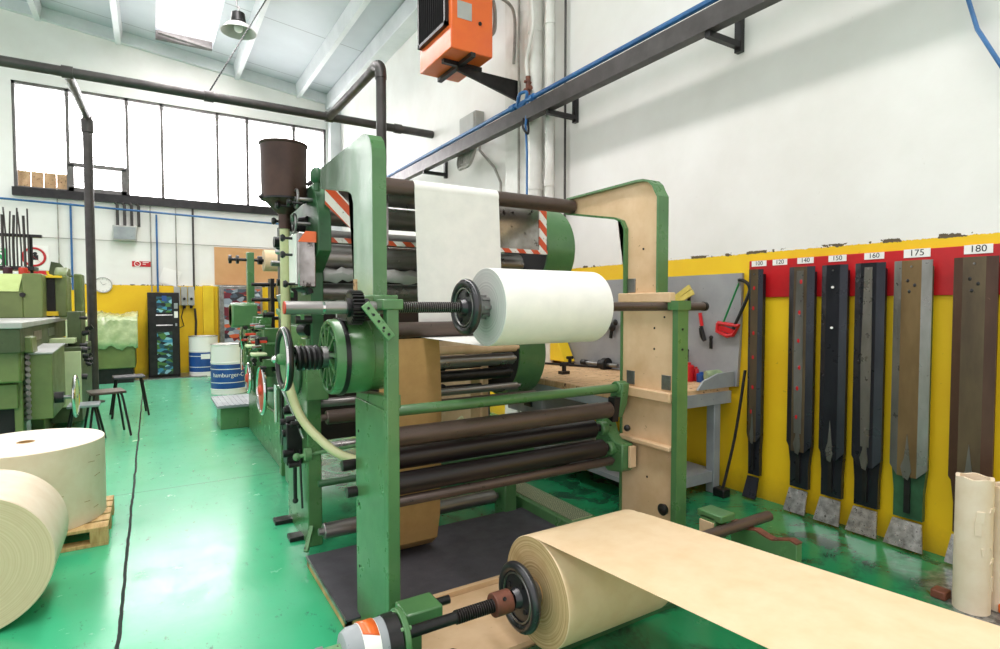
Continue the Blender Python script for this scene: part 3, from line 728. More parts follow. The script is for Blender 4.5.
m = MB().box(3.70, 3.74, 1.06, 1.1, 0, .05); tag(m.build('orange_scrap', 'orange', bevel=.01), 'small orange scrap on the floor between the two cardboard cores', 'scrap')
m = MB().box(3.60, 3.68, 1.29, 1.36, 0, .045); tag(m.build('brown_block', 'brownsign', bevel=.006), 'small rusty brown block on floor left of the cardboard cores', 'block')

# ================================================================== WORKBENCH
t = thing('workbench', 'long grey workbench with thick scarred wooden top against the right wall', 'workbench', (3.7, 4.3, 0))
BX0, BX1, BY0, BY1 = 3.12, 4.2, 3.06, 5.7
MB().box(BX0, BX1, BY0+.02, BY1, .84, .90).build('wooden_top', 'woodtop', t, bevel=.008)
m = MB().box(BX0+.02, BX1, BY0, BY0+.03, .76, .86); m.box(BX0, BX0+.03, BY0, BY1, .76, .84); m.build('apron', 'grey', t)
for x, y in ((3.22, 3.12), (4.05, 3.12), (3.22, 5.55), (4.05, 5.55)):
    MB().box(x-.04, x+.04, y-.04, y+.04, 0, .78).build('leg', 'grey', t, bevel=.006)
m = MB().box(BX0+.09, BX1-.12, BY0+.035, BY1-.1, .15, .188); m.box(BX0+.145, BX1-.195, BY0+.031, BY0+.05, .1, .187); m.build('lower_shelf', 'grey', t)
m = MB().box(3.14, 3.7, 4.35, 4.95, .52, .76); m.build('drawer_unit', 'grey', t, bevel=.006)
m = MB().box(3.12, 3.14, 4.5, 4.62, .60, .66); m.build('drawer_pull', 'black', t)
# pegboard
m = MB().prism([(5.75, .90), (3.02, .90), (3.0, 1.25), (2.985, 1.86), (5.95, 1.86), (5.75, 1.3)], 'X', XR-.035, XR-.005)
t = tag(m.build('tool_board', 'greyboard'), 'grey sheet metal tool board on yellow wall above the workbench', 'board')
m = MB(); m.prism([(4.21,.9),(3.75,.9),(3.82,.97),(4.0,1.02),(4.21,1.03)], 'Y', 3.04, 3.06)
tag(m.build('bench_end_plate', 'grey'), 'curved grey metal end plate at the near right corner of the workbench', 'plate')

# hacksaw
def RP(u, v, x=4.18): y, z = rw(u, v, x); return Vector((x, y, z))
t = thing('hacksaw', 'hacksaw with red handle, black frame and green blade hung on grey board', 'hacksaw', tuple(RP(725, 335)))
MB().tube([RP(739,280), RP(744,281), RP(749,286), RP(748,296), RP(733,329)], .014, 10).build('bow_frame', 'black', t)
MB().bar(RP(739,283), RP(722,326), .004, .022, up=(1,0,0)).build('saw_blade', 'exitgreen', t)
hp = [(718,323),(739,326),(733,335),(727,336),(717,331)]
mm = MB(); mm.tube([RP(*p) for p in hp + hp[:1]], .018, 8, False); mm.bar(RP(719,327), RP(735,333), .014, .045); mm.build('handle', 'red', t)
MB().bar(RP(738,279), RP(741,285), .01, .02).build('tension_screw', 'steel', t)
# hand tools on the board
t = thing('pliers', 'pliers with red grip hung on grey board beside the shaft end', 'pliers', tuple(RP(703, 340)))
MB().tube([RP(700,313), RP(701,320), RP(702,326)], .016, 8).build('grip', 'red', t)
mm = MB().tube([RP(701,326), RP(703,333), RP(705,341)], .015, 8); mm.tube([RP(700,328), RP(701,336), RP(704,341)], .010, 8); mm.build('jaws', 'black', t)
for (u, v, lab) in ((689, 300, 'small dark hook peg on grey board above the pliers'), (687, 356, 'small dark tool hanging on grey board low behind green column'), (711, 343, 'tiny grey hook on grey board right of the pliers')):
    p = RP(u, v); mm = MB().bar(p + Vector((0,0,-.05)), p + Vector((0,0,.05)), .018, .022); mm.ball(p + Vector((0,0,.05)), .018)
    tag(mm.build('peg_tool', 'black'), lab, 'tool')
for k, (a, b, lab) in enumerate((((674,299),(690,287), 'shorter upper yellow wooden strip resting above the shaft'), ((674,304),(693,292), 'longer lower yellow wooden strip resting above the shaft'))):
    A = RP(*a, 4.14); B = RP(*b, 4.14); tag(MB().bar(A, B, .02, .045).build('wooden_strip', 'wood_yellow'), lab, 'strip')
# things on the bench
def can(name, x, y, r, h, mat, lab, cat, capmat='whiteplain'):
    t = thing(name, lab, cat, (x, y, .90))
    MB().lathe((x,y,.90), (0,0,1), [(0,0),(0,r*.96),(.01,r),(h*.8,r),(h*.86,r*.8),(h*.88,0)]).build('body', mat, t)
    MB().cyl((x,y,.90+h*.86), (x,y,.90+h), r*.45, seg=16).build('cap', capmat, t)
def BP(u, v, z=.90):
    r = ray(u, v); k = (z - EYE) / r[2]; return r[0]*k, r[1]*k
x, y = BP(688, 381); can('oil_can', x, y, .055, .17, 'red', 'red plastic oil can on the bench just behind green column', 'can', 'red')
x, y = BP(696, 381); can('squeeze_bottle', x, y, .025, .13, 'red', 'slim red bottle on the bench right of the red can', 'bottle', 'red')
x, y = BP(701, 382); can('blue_jar', x, y, .04, .09, 'blue', 'small dark blue jar on the bench beside the red bottle', 'jar', 'blue')
x, y = BP(712, 380); can('spray_can', x, y, .045, .19, 'greylight', 'pale spray can with red and blue bands behind the tipped tin', 'can', 'blue')
x, y = BP(718, 384)
t = thing('tipped_tin', 'grey-green speckled tin lying on its side on the bench', 'tin', (x, y, .90))
MB().lathe((x-.09, y+.06, .965), (.85,-.5,-.0), [(0,0),(0,.05),(.15,.066),(.15,.058),(.01,.045),(.01,0)]).build('tin_wall', 'ltgreen_plate', t)
# left part of the bench: arbor, collars, dark tools
x, y = BP(585, 366)
def YB_(u, v, z=.93): return Vector((*BP(u, v, z), z))
t = thing('spare_arbor', 'steel arbor with black collar lying on the bench', 'arbor', tuple(YB_(600,372)))
a, b = YB_(583,362,.95), YB_(618,366,.95); d = (b-a).normalized()
MB().cyl(a, b, .022, seg=16).build('rod', 'steel', t); MB().cyl(a.lerp(b,.62), a.lerp(b,.72), .075, seg=24).build('collar', 'black', t); MB().cyl(a.lerp(b,.5), a.lerp(b,.62), .05, seg=20).build('hub', 'black', t); MB().cyl(a - d*.02, a + d*.06, .03, seg=16).build('end_nut', 'black', t)
for i, (u, v, s1, lab) in enumerate(((572,352,.05,'black clamp tool standing at the back of the bench left of arbor'), (590,356,.04,'black metal bracket on the bench just behind the arbor'), (598,349,.045,'tall black clamp standing behind the arbor'), (564,366,.045,'black and orange caster-like roller on the front of the bench'))):
    x, y = BP(u, v+8, .90); x = min(x, 4.05); mm = MB().box(x-s1, x+s1, y-s1*.8, y+s1*.8, .90, .93); mm.cyl((x,y,.93),(x,y,.93+s1*1.8), s1*.5, seg=12); mm.cyl((x-s1,y,.93+s1*1.5),(x+s1,y,.93+s1*1.5), s1*.45, seg=12)
    tag(mm.build('bench_tool', 'black'), lab, 'tool')
a, b = YB_(541,363,.915), YB_(600,367,.915); tag(MB().cyl(a, b, .013, seg=10).build('steel_bar', 'black'), 'thin black bar lying along the bench in front of tools', 'bar')
for (u, v) in ((604,322), (612,327)):
    p = RP(u, v); mm = MB().ball(p, .05, (.4,1,1)); mm.ball(p + Vector((0,-.05,.05)), .035, (.5,1,1)); mm.bar(p, p + Vector((0,.02,-.12)), .02, .03)
    tag(mm.build('hanging_tool', 'black'), 'black tool hanging on grey board between white roll and tan column', 'tool', 'tools between roll and column')
# yellow triangular bracket at the bench's far end
t = MB().prism([(5.15,.93),(5.72,.93),(5.62,1.3),(5.38,1.3)], 'X', 4.05, 4.2); tag(t.build('yellow_housing', 'yellow', bevel=.01), 'yellow metal housing at far end of the bench below white roll', 'housing')
# long lever leaning by the bench
p1, p2 = RP(743, 388, 4.1), Vector((4.05, 2.98, .06))
t = thing('pry_bar', 'dark steel bar leaning on the wall at the bench end', 'bar', (4.08, 2.98, 0))
MB().tube([(4.2, 2.93, 1.05), (4.12, 2.96, .5), (4.02, 3.0, .05)], .012, 8).build('shaft', 'black', t); MB().box(3.97, 4.06, 2.95, 3.06, 0, .07).build('foot', 'black', t, bevel=.01)

# ================================================================== WINDER (paper converting machine)
W = thing('paper_winding_machine', 'large green paper winding machine with rollers, drums and hazard tape', 'machine', (1.75, 3.4, 0))
XL = .85
# --- near portal frame, left casting
m = MB(); m.box(XL, XL+.07, 2.34, 2.75, 0, 1.14); m.box(XL, XL+.055, 2.30, 2.345, 0, 1.60)
m.prism([(2.345, 1.14), (2.75, 1.14), (2.75, 1.165), (2.345, 1.20)], 'X', XL+.005, XL+.08)
left = m.build('side_column', 'green', W, bevel=.004)
hook = [(2.47,1.63),(2.47,2.26),(2.475,2.30),(2.495,2.34),(2.53,2.37),(2.58,2.385),(2.64,2.39),(3.34,2.385),(3.37,2.37),(3.38,2.34),(3.38,2.29),(3.36,2.265),(2.84,2.165),(2.78,2.14),(2.75,2.09),(2.75,1.63)]
def inset(pts, th):
    n = len(pts); ar = sum(pts[i][0]*pts[(i+1)%n][1] - pts[(i+1)%n][0]*pts[i][1] for i in range(n)); sg = 1 if ar > 0 else -1; o = []
    for i in range(n):
        p, c, q = Vector(pts[i-1]), Vector(pts[i]), Vector(pts[(i+1)%n]); d1 = (c-p).normalized(); d2 = (q-c).normalized()
        n1 = Vector((-d1.y, d1.x))*sg; n2 = Vector((-d2.y, d2.x))*sg; mt = (n1+n2).normalized(); v = c + mt*(th/max(.5, mt.dot(n1))); o.append((v.x, v.y))
    return o
def rim(m, pts, x0, x1, th):                # closed rim band standing on the casting's outline
    n = len(pts); ar = sum(pts[i][0]*pts[(i+1)%n][1] - pts[(i+1)%n][0]*pts[i][1] for i in range(n)); sg = 1 if ar > 0 else -1
    inn = []
    for i in range(n):
        p, c, q = Vector(pts[i-1]), Vector(pts[i]), Vector(pts[(i+1)%n])
        d1 = (c-p).normalized(); d2 = (q-c).normalized(); n1 = Vector((-d1.y, d1.x))*sg; n2 = Vector((-d2.y, d2.x))*sg
        mtr = (n1+n2).normalized(); inn.append(c + mtr*(th/max(.5, mtr.dot(n1))))
    for i in range(n):
        j = (i+1) % n; o1, o2, i1, i2 = pts[i], pts[j], inn[i], inn[j]
        v = [m.bm.verts.new((x, *p)) for x in (x0, x1) for p in (o1, o2, i2, i1)]
        m._f([v[0],v[1],v[2],v[3]]); m._f([v[7],v[6],v[5],v[4]]); m._f([v[0],v[4],v[5],v[1]]); m._f([v[3],v[2],v[6],v[7]])
m = MB().prism(inset(hook, .004), 'X', XL+.001, XL+.02); bmesh.ops.triangulate(m.bm, faces=m.bm.faces[:])
MB_ = MB().prism(inset(hook, .002), 'X', XL-.0012, XL+.0005); MB_.build('worn_glare_face', 'worn_glare_face', W)  # thin sheet carrying the painted glare
rim(m, hook, XL, XL+.065, .02)
m.build('upper_arm', 'green', W)
m = MB().box(XL-.03, XL+.085, 2.38, 2.76, 1.60, 1.64); m.box(XL-.021, XL+.075, 2.293, 2.48, 1.575, 1.621); m.build('seat_plate', 'green', W, bevel=.006)
MB().box(XL-.006, XL, 2.70, 2.745, 1.66, 1.72).build('maker_plate', 'woodtop', W)
# --- right casting: tan inside face, green rim
XRt = 2.67
m = MB()
lowR = [(2.31,0),(2.31,1.60),(2.78,1.60),(2.78,0)]
m.prism(lowR, 'X', XRt, XRt+.03)
hookR = [(y, z) for y, z in hook]; hookR = [(2.45 if abs(y-2.47)<.001 else y, z) for y, z in hookR]; 
m.prism(inset(hookR, .004), 'X', XRt+.001, XRt+.031); bmesh.ops.triangulate(m.bm, faces=m.bm.faces[:])
m.build('side_casting', 'tan', W)
m = MB(); m.box(XRt-.03, XRt+.06, 2.29, 2.33, 0, 1.60); m.box(XRt-.012, XRt+.06, 2.775, 2.79, 0, 1.62); rim(m, hookR, XRt-.03, XRt+.06, .014)
m.box(XRt-.04, XRt+.07, 2.28, 2.36, 1.565, 1.62)
m.build('casting_rim', 'green', W)
for z, dz in ((1.64,.03),(1.035,.03),(.725,.014)):
    MB().box(XRt-.05, XRt+.0, 2.335, 2.775, z-dz, z+dz).build('casting_rib', 'tan', W, bevel=.006)
for y, z in ((2.70,1.12),(2.40,1.12),(2.70,1.72)):
    MB().box(XRt-.006, XRt+.001, y-.035, y+.035, z-.045, z+.045).build('clamp_plate', 'steel', W, bevel=.002)
for y, z in ((2.5,1.45),(2.5,1.32),(2.6,1.95),(2.42,1.52),(2.55,.5)): MB().cyl((XRt-.002,y,z),(XRt+.001,y,z),.007,seg=10).build('bolt_hole', 'black_matte', W)
for z in (1.45,1.33): MB().cyl((XRt+.01,2.286,z),(XRt+.01,2.29,z),.007,seg=8).build('bolt_hole', 'black_matte', W)
for z in (.98,.62,.31): MB().cyl((XL-.003,2.70,z),(XL,2.70,z),.007,seg=8).build('bolt_hole', 'black_matte', W)
MB().lathe((XRt-.05,2.36,.36), (-1,0,0), [(0,0),(0,.032),(.02,.036),(.03,.02),(.03,0)]).build('bush', 'black', W)
m = MB().obox((XL+.04,2.292,.27),(.012,0,0),(0,.004,0),(0,0,.03)); m.build('slotted_screw', 'black', W)

# --- slotted locking link on left column
a, b = Vector((XL-.012, 2.36, 1.60)), Vector((XL-.012, 2.29, 1.44))
a = Vector((.755, 2.30, 1.60)); b = Vector((.865, 2.285, 1.455))
m = MB().bar(a, b, .012, .05, up=(0,1,0)); 
d = b - a; s_ = d.cross(Vector((0,1,0))).normalized()
mm = MB().obox((a+b)/2, d/2, Vector((0,.006,0)), s_*.02); mm.build('slotted_link', 'green_light', W, bevel=.003); m.bm.free()
mm = MB()
for k in range(5): p = a.lerp(b, .12+.19*k); mm.cyl(p - Vector((0,.009,0)), p, .006, seg=10)
mm.build('link_holes', 'black_matte', W)

# --- rollers and tubes between the castings
def roller(name, mat, x0, x1, y, z, r, neck=.0, parent=W):
    m = MB().lathe((x0,y,z),(1,0,0),[(0,0),(0,r*.9),(.006,r),(x1-x0-.006,r),(x1-x0,r*.9),(x1-x0,0)], 36)
    if neck: m.cyl((x0-neck,y,z),(x0,y,z),r*.45,seg=16); m.cyl((x1,y,z),(x1+neck,y,z),r*.45,seg=16)
    return m.build(name, mat, parent)
roller('top_roller', 'brown_roll', .90, 2.66, 3.30, 2.315, .050, .03)
roller('guide_roller', 'brown_roll', .93, 2.64, 3.15, 1.447, .046, .05)
roller('cross_tube', 'green', .93, 2.62, 2.72, 1.055, .028)
roller('pressure_roller', 'brown_roll', .94, 2.50, 2.72, .92, .052, .08)
roller('drive_roller', 'dark_roll', .94, 2.45, 2.82, .785, .062, .14)
roller('drive_roller', 'dark_roll', .94, 2.46, 2.74, .672, .058, .14)
roller('scraper_tube', 'brown_roll', .94, 2.52, 2.72, .585, .028, .05)
# right bearing casting of the pressure group
m = MB().prism([(2.66,1.09),(2.76,1.09),(2.78,1.0),(2.80,.87),(2.72,.86),(2.68,.95)], 'X', 2.56, 2.62); m.cyl((2.55,2.72,1.055),(2.63,2.72,1.055),.045,seg=20); m.build('swing_arm', 'green', W, bevel=.006)
MB().prism([(2.68,1.0),(2.74,1.0),(2.75,.86),(2.70,.84)], 'X', 2.51, 2.56).build('swing_arm', 'black', W)
m = MB().prism([(2.90,.86),(2.86,.87),(2.81,.83),(2.78,.76),(2.72,.71),(2.64,.70),(2.64,.54),(2.66,.52),(2.78,.50),(2.86,.56),(2.90,.66)], 'X', 2.54, 2.64); m.cyl((2.50,2.82,.775),(2.56,2.82,.775),.05,seg=20); m.cyl((2.50,2.74,.66),(2.56,2.74,.66),.045,seg=20)
m.build('bearing_casting', 'green', W, bevel=.01)
MB().ball((2.60,2.66,.80),.022).build('knob', 'black', W)
MB().box(2.585,2.64,2.615,2.635,.55,.69).build('bearing_pad', 'tan', W, bevel=.004)

# --- big brake drum with fins at left
m = MB().lathe((.69,2.65,1.355),(1,0,0),[(.02,.0),(.02,.05),(.02,.145),(0,.155),(0,.168),(.01,.175),(.17,.175),(.175,.17),(.25,.17),(.25,0)], 48)
m.build('brake_drum', 'green', W)
m = MB()
for k in range(11):
    a = 2*PI*k/11; d = Vector((0, math.cos(a), math.sin(a))); c = Vector((.70,2.65,1.355)); tv = Vector((0,-math.sin(a),math.cos(a)))
    m.obox(c + d*.095 + tv*.012, (.014,0,0), d*.052 + tv*.012, tv*.009)
m.build('cooling_fins', 'green', W)
MB().lathe((.70,2.65,1.355),(1,0,0),[(-.01,.135),(.03,.15),(.03,.125),(-.01,.125)],40,closed=True).build('drum_inner_rim', 'green_dark', W)
m = MB().lathe((.76,2.65,1.355),(1,0,0),[(-.03,.176),(-.01,.176),(-.01,.182),(-.03,.182)],40,closed=True); m.box(.74,.86,2.50,2.66,1.525,1.56); m.build('brake_band', 'black', W)
m = MB().cyl((.48,2.65,1.355),(.70,2.65,1.355),.02,seg=16); m.cyl((.66,2.65,1.355),(.70,2.65,1.355),.05,seg=20); m.build('drum_shaft', 'steel', W)
pts = []
for k in range(5*16+1):
    a = 2*PI*k/16; pts.append((.545+.11*k/80, 2.65+.046*math.cos(a), 1.355+.046*math.sin(a)))
MB().tube(pts, .0125, 8, False).build('compression_spring', 'black', W)
hw = MB().ring((.50,2.65,1.355),(1,0,0),.128,.017,48,12); hw = hw.build('hand_wheel', 'black', W)
m = MB().lathe((.50,2.65,1.355),(1,0,0),[(-.03,0),(-.03,.02),(0,.03),(.0,.118),(.008,.118),(.008,.03),(.03,.025),(.03,0)],40); m.build('hand_wheel_disc', 'green_light', hw)
m = MB().ring((.492,2.65,1.355),(1,0,0),.135,.008,48,8); m.build('polished_rim', 'chrome', hw)
MB().ball((.46,2.65,1.355),.016).build('hub_cap', 'chrome', hw)

# --- upper winding shaft seat and gear ------------------------------------------------
# --- rear main body: side frames
m = MB().prism([(3.78,0),(3.78,1.0),(3.72,1.05),(3.72,1.36),(3.80,1.45),(4.6,1.45),(4.6,.9),(4.42,.85),(4.42,0)], 'X', XL, XL+.09); m.box(XL-.02, XL+.12, 3.70, 3.86, .98, 1.38)
m.build('side_frame', 'green', W, bevel=.006)
MB().box(XL-.12,XL+.02,4.28,4.38,0,.03).build('anchor_foot', 'black', W, bevel=.004); MB().box(XL-.09,XL+.02,3.92,4.02,0,.03).build('anchor_foot', 'black', W, bevel=.004)
MB().bar((XL+.02,3.77,.14),(XL-.04,3.68,.02),.025,.03).build('strut', 'green_light', W)
m = MB().prism([(3.66,1.30),(3.66,1.80),(3.46,1.92),(3.46,2.12),(3.52,2.26),(3.64,2.34),(4.3,2.34),(4.42,2.2),(4.42,1.9),(4.05,1.75),(4.05,1.30)], 'X', XL+.006, XL+.084); m.build('upper_side_frame', 'green_dark', W, bevel=.006)
m = MB().prism([(4.5,0),(4.5,2.3),(5.6,2.3),(5.6,0)], 'X', 2.58, 2.64); m.build('far_side_frame', 'tan', W)
m = MB().prism([(4.9,0),(4.9,1.3),(5.1,1.5),(5.6,1.5),(5.6,0)], 'X', 1.08, 1.15); m.build('rear_side_frame', 'green_dark', W, bevel=.006)
m = MB().box(1.04, 1.10, 5.0, 5.6, .0, .42); m.box(1.0,1.16,5.5,5.6,0,1.3); m.build('base_skirt', 'green', W, bevel=.006)
MB().box(1.0, 1.2, 5.0, 5.35, .0, 1.35).build('gear_case', 'green', W, bevel=.02)
# rollers of the body
for (nm, mt, y, z, r) in (('silver_roller','steel_roll',3.95,2.36,.055), ('ink_roller','steel_roll',3.85,2.20,.075), ('ink_roller','steel_roll',4.2,2.08,.06),
        ('press_cylinder','steel_roll',3.86,1.92,.085), ('press_cylinder','dark_roll',4.25,1.78,.09), ('lower_cylinder','steel_roll',3.85,1.68,.06),
        ('idler_roller','tan',3.9,1.245,.035), ('idler_roller','steel_roll',3.95,1.15,.05), ('idler_roller','black',4.0,1.03,.045), ('idler_roller','steel_roll',3.88,.93,.03), ('idler_roller','dark_roll',4.3,1.35,.06),
        ('idler_roller','brown_roll',3.62,.88,.045), ('idler_roller','steel_roll',3.9,.62,.03)):
    roller(nm, mt, .93, 2.55, y, z, r, .03)
roller('outfeed_roller', 'steel_roll', .90, 2.16, 3.60, .160, .050, .03)
roller('tie_bar', 'green_dark', .90, 2.6, 3.72, .43, .022)
m = MB().box(2.2, 2.3, 3.5, 3.66, 0, .3); m.build('roller_bearing', 'green', W, bevel=.01)
# lumpy cleaning rag over a roller
m = MB(); NX = 40
prof = [(3.76,1.80),(3.765,1.85),(3.80,1.885),(3.86,1.895),(3.93,1.87)]
rnd = random.Random(3); g = []
for i in range(NX+1):
    x = .96 + i*(1.62)/NX; g.append([m.bm.verts.new((x, y - .02 + rnd.uniform(-.014,.014), z - .05 + rnd.uniform(-.015,.015))) for y, z in prof])
for i in range(NX):
    for j in range(len(prof)-1): m._f([g[i][j], g[i+1][j], g[i+1][j+1], g[i][j+1]], True)
rg = m.build('wiping_cloth', 'greylight', W); sm = rg.modifiers.new('thick', 'SOLIDIFY'); sm.thickness = .02
# hazard-taped bar and polished guard plate
MB().box(.95, 2.63, 3.57, 3.60, 1.985, 2.015).build('taped_bar', 'tape', W)
m = MB().box(1.95, 2.60, 3.585, 3.60, 2.015, 2.36); m.box(1.95,2.6,3.59,3.8,2.35,2.36); m.build('guard_plate', 'mirror', W)
mt_v = mat_tape('hazard_tape_upright'); M['tape_v'] = mt_v
MB().box(2.56, 2.625, 3.575, 3.585, 2.0, 2.36).build('upright_tape', 'tape_v', W)
m = MB().prism([(.90,2.34),(1.30,2.34),(1.30,1.98),(1.16,1.98),(.90,2.22)], 'Y', 3.475, 3.485); m.build('corner_guard', 'mirror', W)
m = MB().prism([(.90,2.33),(.98,2.33),(.98,2.28),(1.24,2.04),(1.24,1.98),(1.15,1.98),(.90,2.20)], 'Y', 3.468, 3.474); m.build('corner_tape', 'tape_v', W)
# two big green belt-guard drums on the right end
def belt_guard(y, z, r, x0=2.73, x1=3.02):
    m = MB(); m.lathe((x0,y,z),(1,0,0),[(0,r-.02),(0,r),(x1-x0-.02,r),(x1-x0,r-.02),(x1-x0,0),(x1-x0-.01,0),(x1-x0-.02,r-.03),(.02,r-.02)],64,closed=False)
    m.lathe((x0,y,z),(1,0,0),[(0,r-.02),(.02,r-.02)],64)
    o = m.build('belt_guard', 'green', W)
    MB().cyl((x0+.015,y,z),(x0+.1,y,z),r-.024,seg=48).build('belt_pulley', 'black_matte', o)
belt_guard(4.05, 2.06, .36); belt_guard(4.5, 1.16, .40)
MB().box(2.75, 2.96, 4.0, 4.8, 1.3, 2.0).build('belt_guard_neck', 'black_matte', W, bevel=.04)
MB().box(1.0, 2.6, 5.45, 5.55, .3, 2.3).build('dark_backing', 'dark_roll', W)  # added dark sheet standing in for the shaded interior behind the rollers
# inner bearing frame seen under the roll
m = MB().box(2.40, 2.50, 4.4, 4.5, .3, 1.32); m.box(2.40,2.5,4.2,4.5,.95,1.0); m.box(2.40,2.5,4.2,4.5,1.13,1.18); m.build('bearing_frame', 'tan', W)
m = MB()
for z in (.99, 1.07, .9): m.cyl((2.05,4.25,z),(2.42,4.25,z),.018,seg=12); m.ball((2.05,4.25,z),.035)
m.build('adjusting_spindle', 'black', W)
# cam/warning triangle on the left inner plate
m = MB().prism([(1.02,1.50),(1.13,1.50),(1.085,1.58),(1.065,1.58)], 'Y', 3.36, 3.364); m.build('warning_triangle', 'yellow', W)
m = MB().ring((1.062,3.357,1.525),(0,1,0),.015,.004,16,6); m.ring((1.095,3.357,1.522),(0,1,0),.01,.004,16,6); m.build('warning_symbol', 'ink', W)
MB().box(.93, 1.2, 3.364, 3.372, 1.45, 1.62).build('inner_plate', 'greylight', W)
# box guard with orange corner beside the hopper
m = MB().box(.745,.85,3.50,3.82,1.70,2.03); gb = m.build('guard_box', 'mirror', W, bevel=.008)
MB().prism([(.745,1.97),(.79,2.035),(.852,2.035),(.852,1.97)], 'Y', 3.492, 3.499).build('orange_corner', 'orange', gb)
MB().box(.738,.744,3.52,3.80,1.72,2.02).build('pale_side', 'whiteplain', gb)
for y, z, x in ((3.62,2.0,.70),(3.62,1.9,.70),(3.55,1.72,.70),(3.66,2.2,.68),(3.78,2.12,.68),(3.52,2.2,.72),(3.7,2.3,.70)):
    m = MB().lathe((x,y,z),(1,0,0),[(-.03,0),(-.03,.018),(-.018,.024),(-.008,.018),(0,.008),(.06,.008),(.06,0)],14); m.build('control_knob', 'black', W)
for y, z in ((3.60,2.24),(3.66,2.10)):
    h1 = MB().ring((.76,y,z),(1,0,0),.055,.008,24,8); h1.cyl((.75,y,z),(.86,y,z),.012,seg=10); h1.bar((.76,y-.05,z),(.76,y+.05,z),.01,.01); h1.build('small_hand_wheel', 'steel', W)
m = MB().ball((.86,3.50,2.37),.04,(1,1,1.3)); m.cyl((.86,3.5,2.28),(.86,3.5,2.36),.02,seg=10); m.build('oiler', 'green_dark', W)
rnd = random.Random(31)
for k in range(22):
    y, z = rnd.uniform(3.62,4.5), rnd.uniform(1.42,2.15); a = k % 3; r = rnd.uniform(.015,.04); L = rnd.uniform(.05,.12)
    d_ = ((-L,0,0),(0,L,0),(0,0,L))[a]; MB().cyl((XL,y,z),(XL+d_[0]-(.03 if a else 0),y+d_[1],z+d_[2]),r,seg=12).build('side_fitting', ('black','steel','green_dark','black')[k % 4], W)
for y, z in ((3.7,1.52),(4.0,1.66),(4.3,1.5)): MB().bar((XL-.06,y-.1,z),(XL-.06,y+.12,z+.05),.02,.035).build('side_lever', 'green_light', W)
# dark valve group and push rod low at left
m = MB(); rnd = random.Random(11)
for k in range(12):
    y = 4.0 + rnd.uniform(-.12,.12); z = .72 + rnd.uniform(-.2,.15); x = XL - .05 + rnd.uniform(-.05,.02)
    m.cyl((x-.03,y,z),(x+.04,y,z),rnd.uniform(.018,.034),seg=12)
m.box(XL-.10,XL,3.93,4.06,.52,.80); m.build('valve_group', 'black', W, bevel=.004)
m = MB().cyl((XL-.04,3.98,.26),(XL-.04,3.98,.56),.013,seg=10); m.ball((XL-.04,3.98,.26),.02); m.cyl((XL-.02,3.86,.24),(XL-.02,3.92,.62),.007,seg=8); m.build('push_rod', 'black', W)
m = MB().cyl((XL-.08,3.82,.60),(XL+.35,3.70,.66),.012,seg=10); m.ball((XL-.06,3.82,.60),.026); m.cyl((XL-.02,3.78,.62),(XL+.02,3.78,.62),.04,seg=14); m.build('lever_rod', 'green_light', W)
m = MB().tube([(XL-.1,4.3,1.0),(XL-.06,4.25,.98),(XL-.02,3.8,.72)],.01); m.cyl((XL-.1,4.3,1.02),(XL-.1,4.3,.75),.014,seg=10); m.build('linkage', 'chrome', W)
# disc with hub on the frame
d_ = MB().lathe((.80,3.95,1.13),(1,0,0),[(-.01,0),(-.01,.03),(0,.12),(.012,.14),(.025,.14),(.025,0)],36); d_.build('side_flywheel', 'green_dark', W)
# --- platform and front board
pf = MB().prism([(.775,2.69),(2.58,2.69),(2.58,3.52),(.775,3.52)], 'Z', .052, .062); 
P_ = thing('floor_platform', 'low platform with dark rubber mat under the green winder frame', 'platform', (1.6, 3.0, 0))
pf.build('mat', 'platform', P_)
m = MB().box(.78,.81,2.70,3.52,0,.052); m.box(.78,2.58,3.48,3.51,0,.052); m.box(.78,2.58,2.70,2.73,0,.052); m.build('frame', 'pallet', P_)
MB().box(.772,.780,2.69,3.52,.045,.064).build('metal_edge', 'steel', P_)
MB().box(.96,2.62,2.66,2.689,.0,.066).build('fascia_board', 'tan', P_, bevel=.002)
m = MB().box(.98,2.0,2.12,2.655,.0,.04); tag(m.build('floor_board', 'tan'), 'flat tan board on floor below the kraft roll', 'board')
# pierced tread beam
t = thing('pierced_step', 'long green step beam with pierced tread running beside the winder', 'step', (2.68, 4.2, 0))
MB().box(2.36,2.60,2.95,5.2,.0,.13).build('beam', 'green', t, bevel=.004)
MB().box(2.40,2.58,2.97,5.2,.13,.136).build('tread', 'tread', t)
# --- hose and hopper
hx, hy = .72, 3.75
m = MB().lathe((hx,hy,2.15),(0,0,1),[(0,.028),(.10,.125),(.105,.133),(.12,.133),(.43,.138),(.435,.144),(.445,.144),(.445,.135),(.12,.127),(.01,.02)],48); t = m.build('hopper_tank', 'hopper', W)
m = MB().lathe((hx,hy,2.245),(0,0,1),[(0,.130),(0,.137),(.012,.137),(.012,.130)],40,closed=True); m.cyl((hx-.15,hy-.02,2.25),(hx-.12,hy-.02,2.27),.012,seg=10); m.build('tank_band', 'black', t)
MB().cyl((hx,hy,2.07),(hx,hy,2.17),.036,seg=20).build('pipe_collar', 'hopper', t)
MB().cyl((hx,hy,1.30),(hx,hy,2.10),.030,seg=20).build('standpipe', 'hose', W)
MB().tube([(hx,hy,1.32),(hx,hy-.01,1.2),(hx+.01,hy-.04,1.08),(hx+.05,hy-.10,.92),(hx+.12,hy-.2,.80),(hx+.24,hy-.38,.69),(hx+.42,hy-.5,.66),(hx+.7,hy-.5,.70),(hx+1.0,hy-.5,.85)],.027,14).build('hose', 'hose', W)
